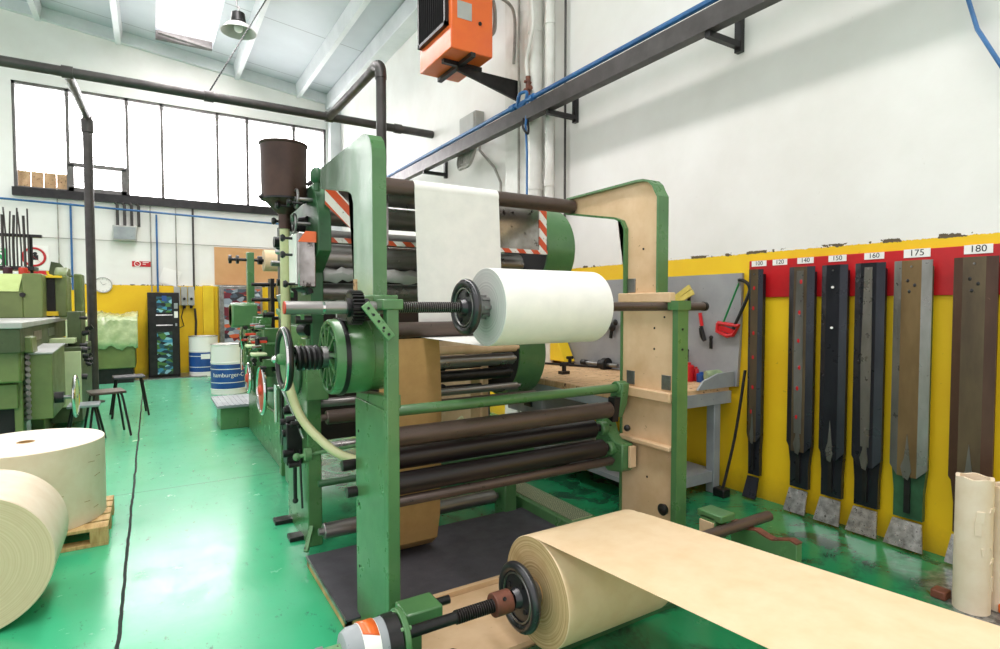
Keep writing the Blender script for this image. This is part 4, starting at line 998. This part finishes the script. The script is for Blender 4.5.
m = MB().cyl((hx+.12,hy,2.28),(.9,hy,2.28),.02,seg=12); m.tube([(hx+.14,hy,2.36),(hx+.2,hy,2.4),(hx+.24,hy,2.34),(hx+.22,hy,2.26)],.014); m.cyl((hx+.14,hy,2.30),(hx+.17,hy,2.30),.045,seg=16); m.build('fitting', 'black', t)

# ================================================================== UPPER SHAFT, WHITE ROLL
SY, SZ = 2.385, 1.585
S = thing('winding_shaft', 'steel winding shaft with threaded section and black clamping wheel carrying the white roll', 'shaft', (1.7, SY, SZ))
MB().cyl((.455,SY,SZ),(.90,SY,SZ),.027,seg=24).build('smooth_end', 'steel_roll', S)
MB().cyl((.45,SY,SZ),(.456,SY,SZ),.026,seg=24).build('red_end', 'red_wheel', S)
MB().cyl((.60,SY,SZ),(.61,SY,SZ),.0285,seg=24).build('bright_ring', 'chrome', S)
MB().cyl((.90,SY,SZ),(1.255,SY,SZ),.025,seg=28).build('thread', 'thread', S)
MB().cyl((2.10,SY,SZ),(2.98,SY,SZ),.026,seg=24).build('smooth_shaft', 'brown_roll', S)
MB().lathe((2.98,SY,SZ),(1,0,0),[(0,.024),(.0,.03),(.02,.03),(.03,0)]).build('shaft_end', 'black', S)
# gear: teeth
m = MB(); gx0, gx1 = .715, .765; N = 26; pts = []
for k in range(N):
    for da, rr in ((-.32,.060),(-.16,.074),(.16,.074),(.32,.060)):
        a = 2*PI*(k+da)/N; pts.append((SY+rr*math.cos(a), SZ+rr*math.sin(a)))
m.prism(pts,'X',gx0,gx1); m.cyl((gx0-.015,SY,SZ),(gx1+.03,SY,SZ),.04,seg=24); m.build('gear', 'black', S)
def clamp_wheel(x, y, z, r, par, sgn=1):
    o = MB().ring((x,y,z),(1,0,0),r-.02,.021,56,14).build('clamping_wheel', 'rubber', par)
    m = MB().lathe((x,y,z),(1,0,0),[(-.035,.0),(-.035,.035),(-.01,.045),(-.004,r-.03),(.01,r-.03),(.012,.05),(.03,.05),(.03,0)],48); m.build('wheel_web', 'rubber', o)
    MB().ring((x-.01,y,z),(1,0,0),r-.045,.005,48,6).build('bright_ring', 'steel', o)
    for k in range(4): a = PI*k/2+.5; MB().cyl((x-.014,y+.07*math.cos(a),z+.07*math.sin(a)),(x-.004,y+.07*math.cos(a),z+.07*math.sin(a)),.012,seg=10).build('wheel_hole', 'black_matte', o)
    return o
clamp_wheel(1.275, SY, SZ, .135, S)
m = MB().lathe((1.30,SY,SZ),(1,0,0),[(0,0),(0,.04),(.02,.04),(.02,.052),(.07,.052),(.10,.045),(.10,0)],32)
for k in range(8): a = 2*PI*k/8; m.obox((1.365,SY+.052*math.cos(a),SZ+.052*math.sin(a)),(.02,0,0),(0,.006*math.cos(a),.006*math.sin(a)),(0,-.008*math.sin(a),.008*math.cos(a)))
m.build('chuck_cone', 'steel', S)

X0, X1, RR = 1.385, 2.045, .190
R = thing('white_paper_roll', 'fat roll of white paper on the winding shaft between the green castings', 'paper roll', ((X0+X1)/2, SY, SZ))
M['end_white'] = mat_end('white_roll_end', 'X', 0, 0, 'dcdbd6', 'c5c4c0')
m = MB(); m.mat(0).lathe((X0,SY,SZ),(1,0,0),[(0,RR-.002),(.002,RR),(X1-X0-.002,RR),(X1-X0,RR-.002)],96)
m.mat(1).lathe((X0,SY,SZ),(1,0,0),[(0,.045),(0,RR-.002)],96); m.lathe((X1,SY,SZ),(1,0,0),[(0,RR-.002),(0,.03)],96)
m.build('wound_paper', ['paper', 'end_white'], R)
MB().lathe((X0-.004,SY,SZ),(1,0,0),[(0,.046),(0,.036),(.2,.036),(.2,.046)],32,closed=True).build('core', 'kraft_dark', R)
# the running web: bottom of roll -> under guide roller -> up over top roller -> back
def arc(cy, cz, r, a0, a1, n=14): return [(cy+r*math.cos(math.radians(a0+(a1-a0)*k/n)), cz+r*math.sin(math.radians(a0+(a1-a0)*k/n))) for k in range(n+1)]
path = arc(SY, SZ, RR+.001, -120, -88) + arc(3.15, 1.447, .048, -92, 0) + arc(3.30, 2.315, .0525, 180, 60, 14) + [(3.6, 2.42), (3.85, 2.44)]
path = [(SY+.03, SZ-RR-.001)] + arc(3.15, 1.447, .048, -85, 20, 12) + arc(3.30, 2.315, .0525, 200, 70, 16) + [(3.7, 2.39), (3.94, 2.42)]
MB().sheet(path, 1.385, 1.99, -.0012).build('running_web', 'paper', R)
# kraft web hanging in the left part
kw = MB().sheet([(3.135,1.395),(3.13,1.37),(3.12,1.30),(3.10,1.0),(3.11,.6),(3.13,.3),(3.17,.15),(3.25,.085),(3.4,.072)], 1.10, 1.49, .0015); tag(kw.build('hanging_kraft_web', 'kraft_dark'), 'brown kraft sheet hanging inside the winder behind the left column', 'paper')

# ================================================================== FOREGROUND KRAFT ROLL ON ITS STAND
KY, KZ, KR = 1.96, .362, .232
K = thing('kraft_paper_roll', 'large tan kraft paper roll in the foreground with its sheet running right', 'paper roll', (1.7, KY, KZ))
M['end_kraft'] = mat_end('kraft_roll_end', 'X', 0, 0, 'd6bb8d', 'b3925f')
kx0, kx1 = 1.385, 1.99
m = MB(); m.mat(0).lathe((kx0,KY,KZ),(1,0,0),[(0,KR-.003),(.003,KR),(kx1-kx0-.003,KR),(kx1-kx0,KR-.003)],96)
m.mat(1).lathe((kx0,KY,KZ),(1,0,0),[(0,.05),(0,KR-.003)],96); m.lathe((kx1,KY,KZ),(1,0,0),[(0,KR-.003),(0,.03)],96)
m.build('wound_paper', ['kraft', 'end_kraft'], K)
sl = .08
path = arc(KY, KZ, KR+.001, 108, 92, 4) + [(KY-.1, KZ+KR+.01)] + [(KY-.1-.2*k, KZ+KR+.01+sl*.2*k) for k in range(1, 22)]
MB().sheet(path, kx0, kx1, .0015).build('running_web', 'kraft', K)
MB().lathe((kx0-.006,KY,KZ),(1,0,0),[(0,.052),(0,.04),(.2,.04),(.2,.052)],32,closed=True).build('core', 'kraft_dark', K)
S2 = thing('unwind_shaft', 'lower threaded shaft with black clamping wheel through the foreground kraft roll', 'shaft', (1.7, KY, KZ))
MB().cyl((.80,KY,KZ),(1.02,KY,KZ),.022,seg=20).build('journal', 'black', S2)
MB().cyl((1.0,KY,KZ),(1.24,KY,KZ),.027,seg=28).build('thread', 'thread_dark', S2)
m = MB().cyl((1.17,KY,KZ),(1.25,KY,KZ),.048,seg=28); m.build('collar', 'brownsign', S2, bevel=.004)
MB().cyl((1.205,KY-.035,KZ+.033),(1.205,KY-.04,KZ+.037),.008,seg=8).build('set_screw', 'black', S2)
clamp_wheel(1.30, KY, KZ, .145, S2)
MB().lathe((1.33,KY,KZ),(1,0,0),[(0,0),(0,.055),(.025,.062),(.05,.055),(.05,0)],32).build('chuck', 'steel', S2)
MB().cyl((1.99,KY,KZ),(3.05,KY,KZ),.03,seg=24).build('smooth_shaft', 'brown_roll', S2)
# stand: left head and right bearings
T = thing('unwind_stand', 'low unwind stand with taped bearing head at left and green notched plate at right', 'stand', (1.7, KY, 0))
m = MB().lathe((.545,KY,KZ),(1,0,0),[(0,0),(0,.05),(.008,.07),(.03,.082),(.20,.086),(.20,.0)],40); m.build('bearing_head', 'grey', T)
MB().lathe((.61,KY,KZ),(1,0,0),[(0,.083),(0,.0855),(.06,.0875),(.06,.085)],40,closed=True).build('white_tape', 'whiteplain', T)
m = MB(); R_ = .0885
vs = []
for k in range(13):
    a = math.radians(20 + 75*k/12 + 25); a2 = a
    x_a = .612 + .0*k; x_b = .668
    vs.append([m.bm.verts.new((x_a, KY+R_*math.cos(a), KZ+R_*math.sin(a))), m.bm.verts.new((x_b, KY+R_*math.cos(a+.25), KZ+R_*math.sin(a+.25)))])
for A, B in zip(vs, vs[1:]): m._f([A[0],A[1],B[1],B[0]], True)
ot = m.build('orange_tape', 'orange', T); sm = ot.modifiers.new('thick','SOLIDIFY'); sm.thickness = .001
MB().lathe((.70,KY,KZ),(1,0,0),[(0,.086),(0,.090),(.05,.090),(.05,.086)],40,closed=True).build('dark_band', 'black', T)
m = MB().lathe((.755,KY,KZ),(1,0,0),[(0,0),(0,.098),(.022,.098),(.022,.03),(.022,0)],40)
m.box(.757,.777,KY-.08,KY+.08,.0,KZ); m.build('end_flange', 'green', T, bevel=.004)
m = MB()
for k in range(6): a = 2*PI*k/6+.3; m.cyl((.745,KY+.085*math.cos(a),KZ+.085*math.sin(a)),(.785,KY+.085*math.cos(a),KZ+.085*math.sin(a)),.008,seg=8)
m.build('flange_bolts', 'green_light', T)
MB().cyl((.48,KY,KZ+.02),(.56,KY,KZ+.02),.02,seg=16).build('spindle_end', 'green_light', T)
MB().cyl((.46,KY,KZ+.02),(.485,KY,KZ+.02),.028,seg=6).build('hex_nut', 'steel', T)
m = MB().box(.84,.90,KY+.095,KY+.215,.12,.33); m.box(.83,.99,KY+.09,KY+.22,.325,.375); m.box(.80,.95,KY-.05,KY+.25,0,.135); m.build('clamp_block', 'green', T, bevel=.008)
m = MB().cyl((.98,KY+.16,.35),(1.05,KY+.16,.35),.018,seg=14); m.build('clamp_bolt', 'black', T)
m = MB().cyl((.86,KY-.04,.15),(1.0,KY-.04,.15),.10,seg=24); m.build('drive_motor', 'black_matte', T, bevel=.01)
m = MB().box(.62,.78,KY-.12,KY+.12,.02,.30); m.build('pedestal', 'green_dark', T, bevel=.01)
m = MB().box(.62,2.9,KY+.06,KY+.14,.0,.02); m.build('cross_beam', 'green_dark', T)
# right plates
pts = [(2.05,0),(2.05,.34),(2.02,.345),(2.0,.335),(1.96,.325),(1.90,.34),(1.84,.325),(1.80,.32),(1.76,.335),(1.70,.355),(1.66,.345),(1.66,0)]
m = MB().prism(pts,'X',2.83,2.88); m.build('notched_plate', 'green', T, bevel=.003)
m = MB(); rim_p = [(p[0],p[1]) for p in pts[1:-1]]
for p, q in zip(rim_p, rim_p[1:]): m.bar((2.856,p[0],p[1]+.004),(2.856,q[0],q[1]+.004),.052,.008)
m.build('chipped_edge', 'brownsign', T)
m = MB().box(2.62,2.72,2.0,2.10,0,.42); m.box(2.62,2.74,1.96,2.12,.40,.44); m.build('bearing_block', 'green', T, bevel=.006)
MB().box(2.61,2.62,2.005,2.095,.1,.39).build('bearing_cheek', 'tan', T)

# ================================================================== SMALL PRESS BEHIND THE WINDER
Q = thing('label_press', 'small green press with spool, levers and red handwheels beyond the winder', 'machine', (1.1, 6.6, 0))
m = MB().box(.98,1.06,7.35,7.45,.9,2.22); m.box(.94,1.10,7.3,7.5,.85,1.3); m.prism([(7.2,.6),(7.6,.6),(7.5,1.3),(7.3,1.3)],'X',.97,1.07); m.build('stand_post', 'green', Q, bevel=.008)
m = MB().cyl((.78,7.4,2.13),(1.75,7.4,2.13),.018,seg=12)
for x in (.80,.88,1.12,1.14,1.4): m.cyl((x-.015,7.4,2.13),(x+.015,7.4,2.13),.05,seg=16)
m.build('spool_shaft', 'black', Q)
MB().cyl((1.17,7.4,2.13),(1.36,7.4,2.13),.13,seg=40).build('paper_spool', 'kraft', Q)
m = MB()
for z, x1 in ((1.83,1.7),(1.65,1.7),(1.43,1.7),(1.2,1.7)): m.cyl((1.0,7.2,z),(x1,7.2,z),.022,seg=12)
m.box(1.2,1.24,7.1,7.3,1.1,1.9); m.build('guide_bars', 'black', Q)
MB().box(1.26,1.6,7.12,7.16,1.66,1.82).build('paper_strip', 'kraft_dark', Q)
m = MB().box(.74,1.0,6.75,7.05,1.35,1.60); m.cyl((.74,6.9,1.475),(1.0,6.9,1.475),.14,seg=28); m.build('motor_box', 'green', Q, bevel=.02)
m = MB().box(1.04,1.35,5.7,7.85,.0,.5); m.box(1.06,1.35,6.6,7.8,.5,.95); m.box(1.06,1.35,5.7,6.6,.5,.9); m.build('bed', 'green', Q, bevel=.012)
rnd = random.Random(5)
for k in range(34):
    m = MB(); y = rnd.uniform(5.9,7.3); z = rnd.uniform(.95,1.5); x = rnd.uniform(.86,1.05); a = rnd.choice((0,0,1,2)); L = rnd.uniform(.04,.14); r = rnd.uniform(.012,.035)
    dd = ((L,0,0),(0,L,0),(0,0,L))[a]; m.cyl((x,y,z),(x+dd[0],y+dd[1],z+dd[2]),r,seg=10)
    m.build('press_fitting', 'black' if k % 3 else 'green', Q)
for k in range(14):
    y = rnd.uniform(5.9,7.3); z = rnd.uniform(.9,1.45); MB().box(.93,1.08,y-.03,y+.05,z-.04,z+.04).build('bracket_casting', 'green', Q, bevel=.008)
MB().box(.97,1.15,6.2,6.35,.85,1.35).build('bracket_casting', 'green', Q, bevel=.008); MB().box(.97,1.15,6.9,7.05,.6,1.4).build('bracket_casting', 'green', Q, bevel=.008)
for k in range(10):
    y = rnd.uniform(5.9,7.0); z = rnd.uniform(1.0,1.45); MB().cyl((.86,y,z),(.95,y,z),rnd.uniform(.015,.03),seg=10).build('bright_fitting', 'chrome', Q)
MB().tube([(.86,6.9,1.1),(.84,6.85,1.3),(.9,6.8,1.5)],.018).build('bright_lever', 'chrome', Q); MB().cyl((.86,7.0,.85),(.86,7.0,1.2),.016,seg=10).build('bright_lever', 'chrome', Q)
for y, z in ((6.5,1.28),(6.1,1.22),(6.9,1.2)): MB().box(.84,.98,y-.05,y+.05,z-.01,z+.01).build('red_lever', 'red_wheel', Q)
for y, z in ((6.35,1.18),(6.0,1.12)): MB().box(.82,.96,y-.08,y+.08,z-.03,z+.0).build('ink_tray', 'mint_pale', Q, bevel=.01)
for y, z, r in ((6.05,.74,.235),(6.95,.76,.16)):
    o = MB().ring((.92,y,z),(1,0,0),r,.018,48,10).build('hand_wheel', 'chrome', Q)
    MB().lathe((.92,y,z),(1,0,0),[(-.03,0),(-.03,.04),(-.008,.06),(0,r-.012),(.012,r-.012),(.012,0)],40).build('wheel_disc', 'red_wheel', o)
    MB().cyl((.9,y,z),(1.05,y,z),.025,seg=12).build('hub', 'steel', o)
# green step box
t = thing('step_box', 'green step box with grey ribbed top on floor beside the small press', 'step', (.95, 8.2, 0))
MB().box(.72,1.16,7.95,8.45,0,.28).build('body', 'green', t, bevel=.006)
m = MB().box(.68,1.18,7.90,8.8,.28,.31)
for k in range(8): m.box(.70+.06*k,.72+.06*k,7.92,8.78,.31,.316)
m.build('ribbed_top', 'grey', t)

# ================================================================== OLIVE MACHINES ON THE LEFT
O = thing('folding_machine', 'large olive green machine with flat feed table left of the aisle', 'machine', (-2, 9, 0))
m = MB().box(-3.4,-1.3,7.6,10.9,.35,1.28); m.box(-1.32,-1.12,8.6,10.8,0,1.1); m.box(-3.3,-1.4,7.7,10.8,0,.35); m.build('body', 'olive', O, bevel=.015)
MB().box(-3.6,-1.08,7.15,10.7,1.36,1.42).build('feed_table', 'greylight', O, bevel=.008)
m = MB().box(-3.6,-1.10,7.17,10.6,1.12,1.36); m.build('table_apron', 'olive_dark', O, bevel=.008)
for y in (7.9,8.9): MB().box(-1.105,-1.095,y,y+.5,1.20,1.30).build('recess_plate', 'steel', O)
m = MB().box(-3.6,-1.42,9.5,10.5,1.42,1.76); m.prism([(9.5,1.76),(9.8,1.98),(10.5,1.98),(10.5,1.76)],'X',-3.6,-1.42); hd = m.build('hopper_body', 'olive', O, bevel=.01)
m = MB().prism([(9.49,1.762),(9.51,1.77),(9.8,1.99),(9.78,2.0)],'X',-3.55,-1.46); m.build('sloped_lid', 'olive_pale', O)
MB().box(-1.42,-1.22,9.5,10.5,1.42,2.0).build('end_panel', 'olive', O, bevel=.01)
m = MB().cyl((-1.42,9.5,1.72),(-1.42,9.46,1.72),.03,seg=12); m.build('latch', 'black', O)
m = MB().box(-1.15,-1.0,9.9,10.4,1.42,2.0); m.prism([(9.9,2.0),(10.1,2.12),(10.4,2.12),(10.4,2.0)],'X',-1.15,-1.0); m.build('guide_column', 'olive', O, bevel=.02)
m = MB().box(-.98,-.88,10.5,10.9,1.0,2.05); m.build('guide_column', 'olive', O, bevel=.02)
MB().prism([(-1.28,2.0),(-.98,2.0),(-1.14,2.20),(-1.24,2.22)],'Y',10.5,10.56).build('angled_guard', 'olive_dark', O)
m = MB(); rnd = random.Random(8)
for k in range(16):
    x = rnd.uniform(-1.22,-1.14); z = rnd.uniform(1.5,2.0); y = rnd.uniform(9.9,10.3); m.cyl((x,y,z),(x+rnd.uniform(-.05,.08),y,z+rnd.uniform(-.1,.1)),.014,seg=8)
m.box(-1.24,-1.05,9.8,10.3,1.96,1.99); m.box(-1.24,-1.10,9.8,10.2,1.44,1.5); m.build('yellow_fingers', 'yellow', O)
m = MB().box(-1.22,-1.13,9.85,10.2,1.45,1.95); m.build('inner_mechanism', 'black_matte', O)
# hanging side box with pale slanted lid
m = MB().prism([(7.5,.40),(7.5,1.08),(8.5,1.12),(8.5,.40)],'X',-1.10,-.90); m.build('side_box', 'olive', O, bevel=.006)
MB().prism([(7.49,1.08),(7.49,1.095),(8.5,1.135),(8.5,1.12)],'X',-1.11,-.89).build('side_box_lid', 'greylight', O)
m = MB().prism([(-1.3,1.13),(-1.04,1.10),(-1.05,1.26),(-1.28,1.3)],'Y',7.4,7.7); m.build('control_head', 'olive', O, bevel=.01)
m = MB(); m.cyl((-1.2,7.42,1.31),(-1.2,7.42,1.35),.025,seg=12); m.cyl((-1.13,7.45,1.31),(-1.13,7.45,1.34),.02,seg=12); m.build('red_buttons', 'red', O)
m = MB()
for k in range(12): m.cyl((-1.12,7.46,.42+.062*k),(-1.085,7.42,.44+.062*k),.026,seg=8)
m.box(-1.115,-1.085,7.46,7.5,.3,1.2); m.build('drive_chain', 'steel', O)
m = MB().box(-1.6,-1.115,7.25,7.6,.82,1.16); m.build('lower_box', 'olive', O, bevel=.02)
m = MB().prism([(-1.6,1.165),(-1.13,1.165),(-1.2,1.19),(-1.4,1.25),(-1.6,1.26)],'Y',7.22,7.5); m.build('yellow_tray', 'yellow', O)
m = MB().box(-1.9,-1.16,7.35,7.6,.55,.80); m.box(-1.2,-1.13,7.4,7.6,.1,1.1); m.build('lower_frame', 'olive', O, bevel=.01)
m = MB().box(-1.9,-1.2,7.5,7.59,.12,.54); m.build('recess_shade', 'black_matte', O)  # black slab standing in for the shade of a recess
MB().box(-1.02,-.78,8.9,8.95,.30,1.0).build('pale_panel', 'mint_pale', O, bevel=.004)
m = MB().box(-1.1,-.78,8.95,10.4,.1,1.05); m.box(-.95,-.80,9.3,9.8,1.05,1.5); m.build('rear_cabinet', 'olive_dark', O, bevel=.01)
for k in range(14):
    y, z = rnd.uniform(8.95,9.9), rnd.uniform(.55,1.45); MB().cyl((-.80,y,z),(-.72,y,z+rnd.uniform(-.05,.05)),rnd.uniform(.02,.05),seg=10).build('side_knob', 'black', O)
m = MB().box(-1.25,-.85,9.0,9.3,1.10,1.16); m.build('output_tray', 'mint_pale', O)
o = MB().ring((-.72,7.62,.60),(1,0,0),.215,.017,48,10).build('hand_wheel', 'chrome', O)
m = MB().lathe((-.72,7.62,.60),(1,0,0),[(-.02,0),(-.02,.03),(0,.05),(0,.20),(.01,.20),(.01,0)],40); m.build('wheel_disc', 'olive_pale', o)
MB().cyl((-.92,7.62,.60),(-.70,7.62,.60),.02,seg=12).build('wheel_shaft', 'steel', o)
m = MB().cyl((-.90,7.62,.60),(-.82,7.62,.60),.06,seg=14); m.build('coupling', 'black', o)

# rack of rods on top
t = thing('rod_rack', 'black rack holding upright metal rods on top of the olive machine', 'rack', (-1.6, 10.1, 2.0))
m = MB().box(-2.0,-1.30,10.18,10.26,2.53,2.57); m.box(-1.95,-1.35,9.9,10.26,2.06,2.11); m.cyl((-1.78,10.2,1.98),(-1.78,10.2,2.55),.02,seg=8); m.cyl((-1.42,10.2,1.98),(-1.42,10.2,2.55),.02,seg=8)
m.build('rack_frame', 'black', t)
for k, x in enumerate((-1.71,-1.675,-1.64,-1.60,-1.56,-1.52,-1.48,-1.44)):
    z1 = 2.82 + .05*((k*5)%3)
    tag(MB().tube([(x,10.15,2.11),(x-.003,10.16,2.45),(x+rnd.uniform(-.03,.03),10.15,z1)], .010 if k % 3 else .016, 8).build('metal_rod', 'pipe'), 'dark metal rod standing upright in the black rack', 'rod', 'rods in the black rack')
for k, (x, mt, lb) in enumerate(((-1.9,'blue','small blue can on the olive machine left of the rod rack'), (-1.62,'dark_purple','dark red can on the olive machine under the rod rack'), (-1.46,'red_wheel','small red can on the olive machine at the right of the rack'))):
    can('ink_can', x, 9.85, .05, .12, mt, lb, 'can', 'greylight')
    for o in bpy.data.objects:
        if o.get('label') == lb: o.location.z = 1.985
# covered machine by the far wall
t = thing('covered_machine', 'olive machine under crumpled clear plastic sheet beside the vending machine', 'machine', (-.75, 14.2, 0))
m = MB().box(-1.35,-.30,13.7,14.7,.30,1.25); m.build('body', 'olive', t, bevel=.02)
MB().box(-1.3,-.34,13.76,14.6,0,.30).build('plinth', 'black', t)
m = MB(); NX, NZ = 26, 16; rnd = random.Random(21); g = []
pr = [(13.66,.72),(13.65,.85),(13.66,1.0),(13.66,1.14),(13.67,1.27),(13.75,1.34),(13.9,1.36),(14.1,1.40),(14.3,1.42),(14.5,1.40),(14.72,1.34)]
for i in range(NX+1):
    x = -1.42 + 1.17*i/NX; g.append([m.bm.verts.new((x, y - abs(rnd.gauss(0,.010)), z + rnd.gauss(0,.014) + (.03*math.sin(i*.9) if j == 0 else 0) + .015*math.sin(i*.5+j))) for j, (y, z) in enumerate(pr)])
for i in range(NX):
    for j in range(len(pr)-1): m._f([g[i][j], g[i+1][j], g[i+1][j+1], g[i][j+1]], True)
o = m.build('plastic_sheet', 'skin_plastic', t); sm = o.modifiers.new('thick','SOLIDIFY'); sm.thickness = .006

# stools
def stool(x, y, h, w, d, label, rz=0, seat='brown_roll', group=None):
    t = thing('stool', label, 'stool', (x, y, 0), group)
    MB().box(x-w/2, x+w/2, y-d/2, y+d/2, h-.03, h).build('seat', seat, t, bevel=.008)
    for sx in (-1,1):
        for sy in (-1,1):
            MB().tube([(x+sx*(w/2-.05), y+sy*(d/2-.05), h-.03), (x+sx*(w/2-.03), y+sy*(d/2-.03), h-.12), (x+sx*(w/2+.03), y+sy*(d/2+.03), 0)], .013, 8).build('leg', 'black', t)
    t.rotation_euler = (0,0,rz)
    return t
stool(-.49, 8.35, .55, .36, .36, 'brown-topped stool with splayed black legs, nearer of the two in the aisle', .2)
stool(-.30, 9.72, .57, .38, .34, 'dark grey-topped stool with splayed black legs, farther one toward vending machine', .1, 'platform')
stool(-.68, 8.0, .46, .30, .30, 'low step stool with grey mesh seat beside the chrome-rimmed hand wheel', .0, 'grey')

# ================================================================== PAPER ROLLS ON THE LEFT
# pallet
t = thing('pallet', 'light wooden pallet on green floor under the upright paper roll', 'pallet', (-.78, 4.98, 0))
px0, px1, py0, py1 = -1.25, -.275, 4.53, 5.25
for k in range(5):
    y = py0 + k*(py1-py0-.12)/4; MB().box(px0, px1, y, y+.12, .105, .125).build('top_board', 'pallet', t, bevel=.002)
for x in (px0, (px0+px1)/2-.05, px1-.1):
    for y in (py0, (py0+py1)/2-.05, py1-.1): MB().box(x, x+.1, y, y+.1, .022, .105).build('block', 'pallet', t, bevel=.003)
for y in (py0, (py0+py1)/2-.05, py1-.1): MB().box(px0, px1, y, y+.1, 0, .022).build('bottom_board', 'pallet', t, bevel=.002)
cx, cy, r, z0, z1 = -.745, 4.93, .44, .125, .665
t = thing('upright_paper_roll', 'wide cream paper roll standing upright on a wooden pallet', 'paper roll', (cx, cy, z0))
M['end_cream'] = mat_end('cream_roll_end', 'Z', 0, 0, 'f3ead9', 'e6dac2')
m = MB(); m.mat(0).lathe((cx,cy,z0),(0,0,1),[(0,r-.004),(.004,r),(z1-z0-.004,r),(z1-z0,r-.004)],96)
m.mat(1).lathe((cx,cy,z0),(0,0,1),[(0,.05),(0,r-.004)],96); m.lathe((cx,cy,z0),(0,0,1),[(z1-z0,r-.004),(z1-z0,.05),(z1-z0-.25,.05),(z1-z0-.25,0)],96)
m.build('wound_paper', ['kraft_pale', 'end_cream'], t)
MB().lathe((cx,cy,z1-.2),(0,0,1),[(0,.05),(0,.042),(.202,.042),(.202,.05)],32,closed=True).build('core', 'kraft_dark', t)
# creases in the wrapper
rnd = random.Random(4); m = MB()
for k in range(16):
    a = -PI/2 + rnd.uniform(-.3,1.3); z = rnd.uniform(z0+.05, z1-.05); L = rnd.uniform(.02,.07); d_ = Vector((math.cos(a), math.sin(a), 0)); s2 = Vector((-math.sin(a), math.cos(a), 0))
    m.obox(Vector((cx,cy,z)) + d_*(r+.0005), s2*L*.5 + Vector((0,0,rnd.uniform(-.006,.006))), d_*.0012, Vector((0,0,.0015)))
m.build('wrapper_crease', 'kraft_dark', t)
lx_, ly0, ly1, lr = -.78, 3.56, 4.09, .345
t = thing('lying_paper_roll', 'thick cream paper roll lying on its side on the green floor', 'paper roll', (lx_, (ly0+ly1)/2, 0))
M['end_tan'] = mat_end('tan_roll_end', 'Y', 0, 0, 'dcc9a6', 'd0bb95')
m = MB(); m.mat(0).lathe((lx_,ly0,lr),(0,1,0),[(0,lr-.004),(.004,lr),(ly1-ly0-.004,lr),(ly1-ly0,lr-.004)],96)
m.mat(1).lathe((lx_,ly0,lr),(0,1,0),[(0,.05),(0,lr-.004)],96); m.lathe((lx_,ly1,lr),(0,1,0),[(0,lr-.004),(0,.05)],96)
m.build('wound_paper', ['kraft_pale', 'end_tan'], t)
MB().lathe((lx_,ly0-.002,lr),(0,1,0),[(0,.05),(0,.042),(.2,.042),(.2,.05)],32,closed=True).build('core', 'kraft_dark', t)

# ================================================================== LIGHT: overcast sky through windows, roof lights and the left and rear sides left unbuilt to let it in
wd = D.worlds.new('sky'); bpy.context.scene.world = wd; wd.use_nodes = True
bg = wd.node_tree.nodes['Background']; bg.inputs[0].default_value = (1, .955, .975, 1); bg.inputs[1].default_value = 1.05
def area(name, loc, rot, sx, sy, power, col=(1,1,1)):
    l = D.lights.new(name, 'AREA'); l.shape = 'RECTANGLE'; l.size = sx; l.size_y = sy; l.energy = power; l.color = col
    o = D.objects.new(name, l); C.objects.link(o); o.location = loc; o.rotation_euler = rot; return o
area('skylight_daylight', (.72, 5, 7.75), (0,0,0), 1.05, 18, 620, (1,.95,.95))
area('skylight_daylight', (-5.75, 5, 8.5), (0,0,0), 1.05, 18, 620, (1,.95,.95))  # added lamp at an unseen second skylight
area('window_daylight', (.8, 15.5, 5.05), (-PI/2,0,0), 6.2, 2.1, 340, (1,.97,.98))
sc = bpy.context.scene
sc.view_settings.view_transform = 'Standard'; sc.view_settings.look = 'None'; sc.view_settings.gamma = 1
sc.view_settings.use_curve_mapping = False; sc.view_settings.exposure = .32
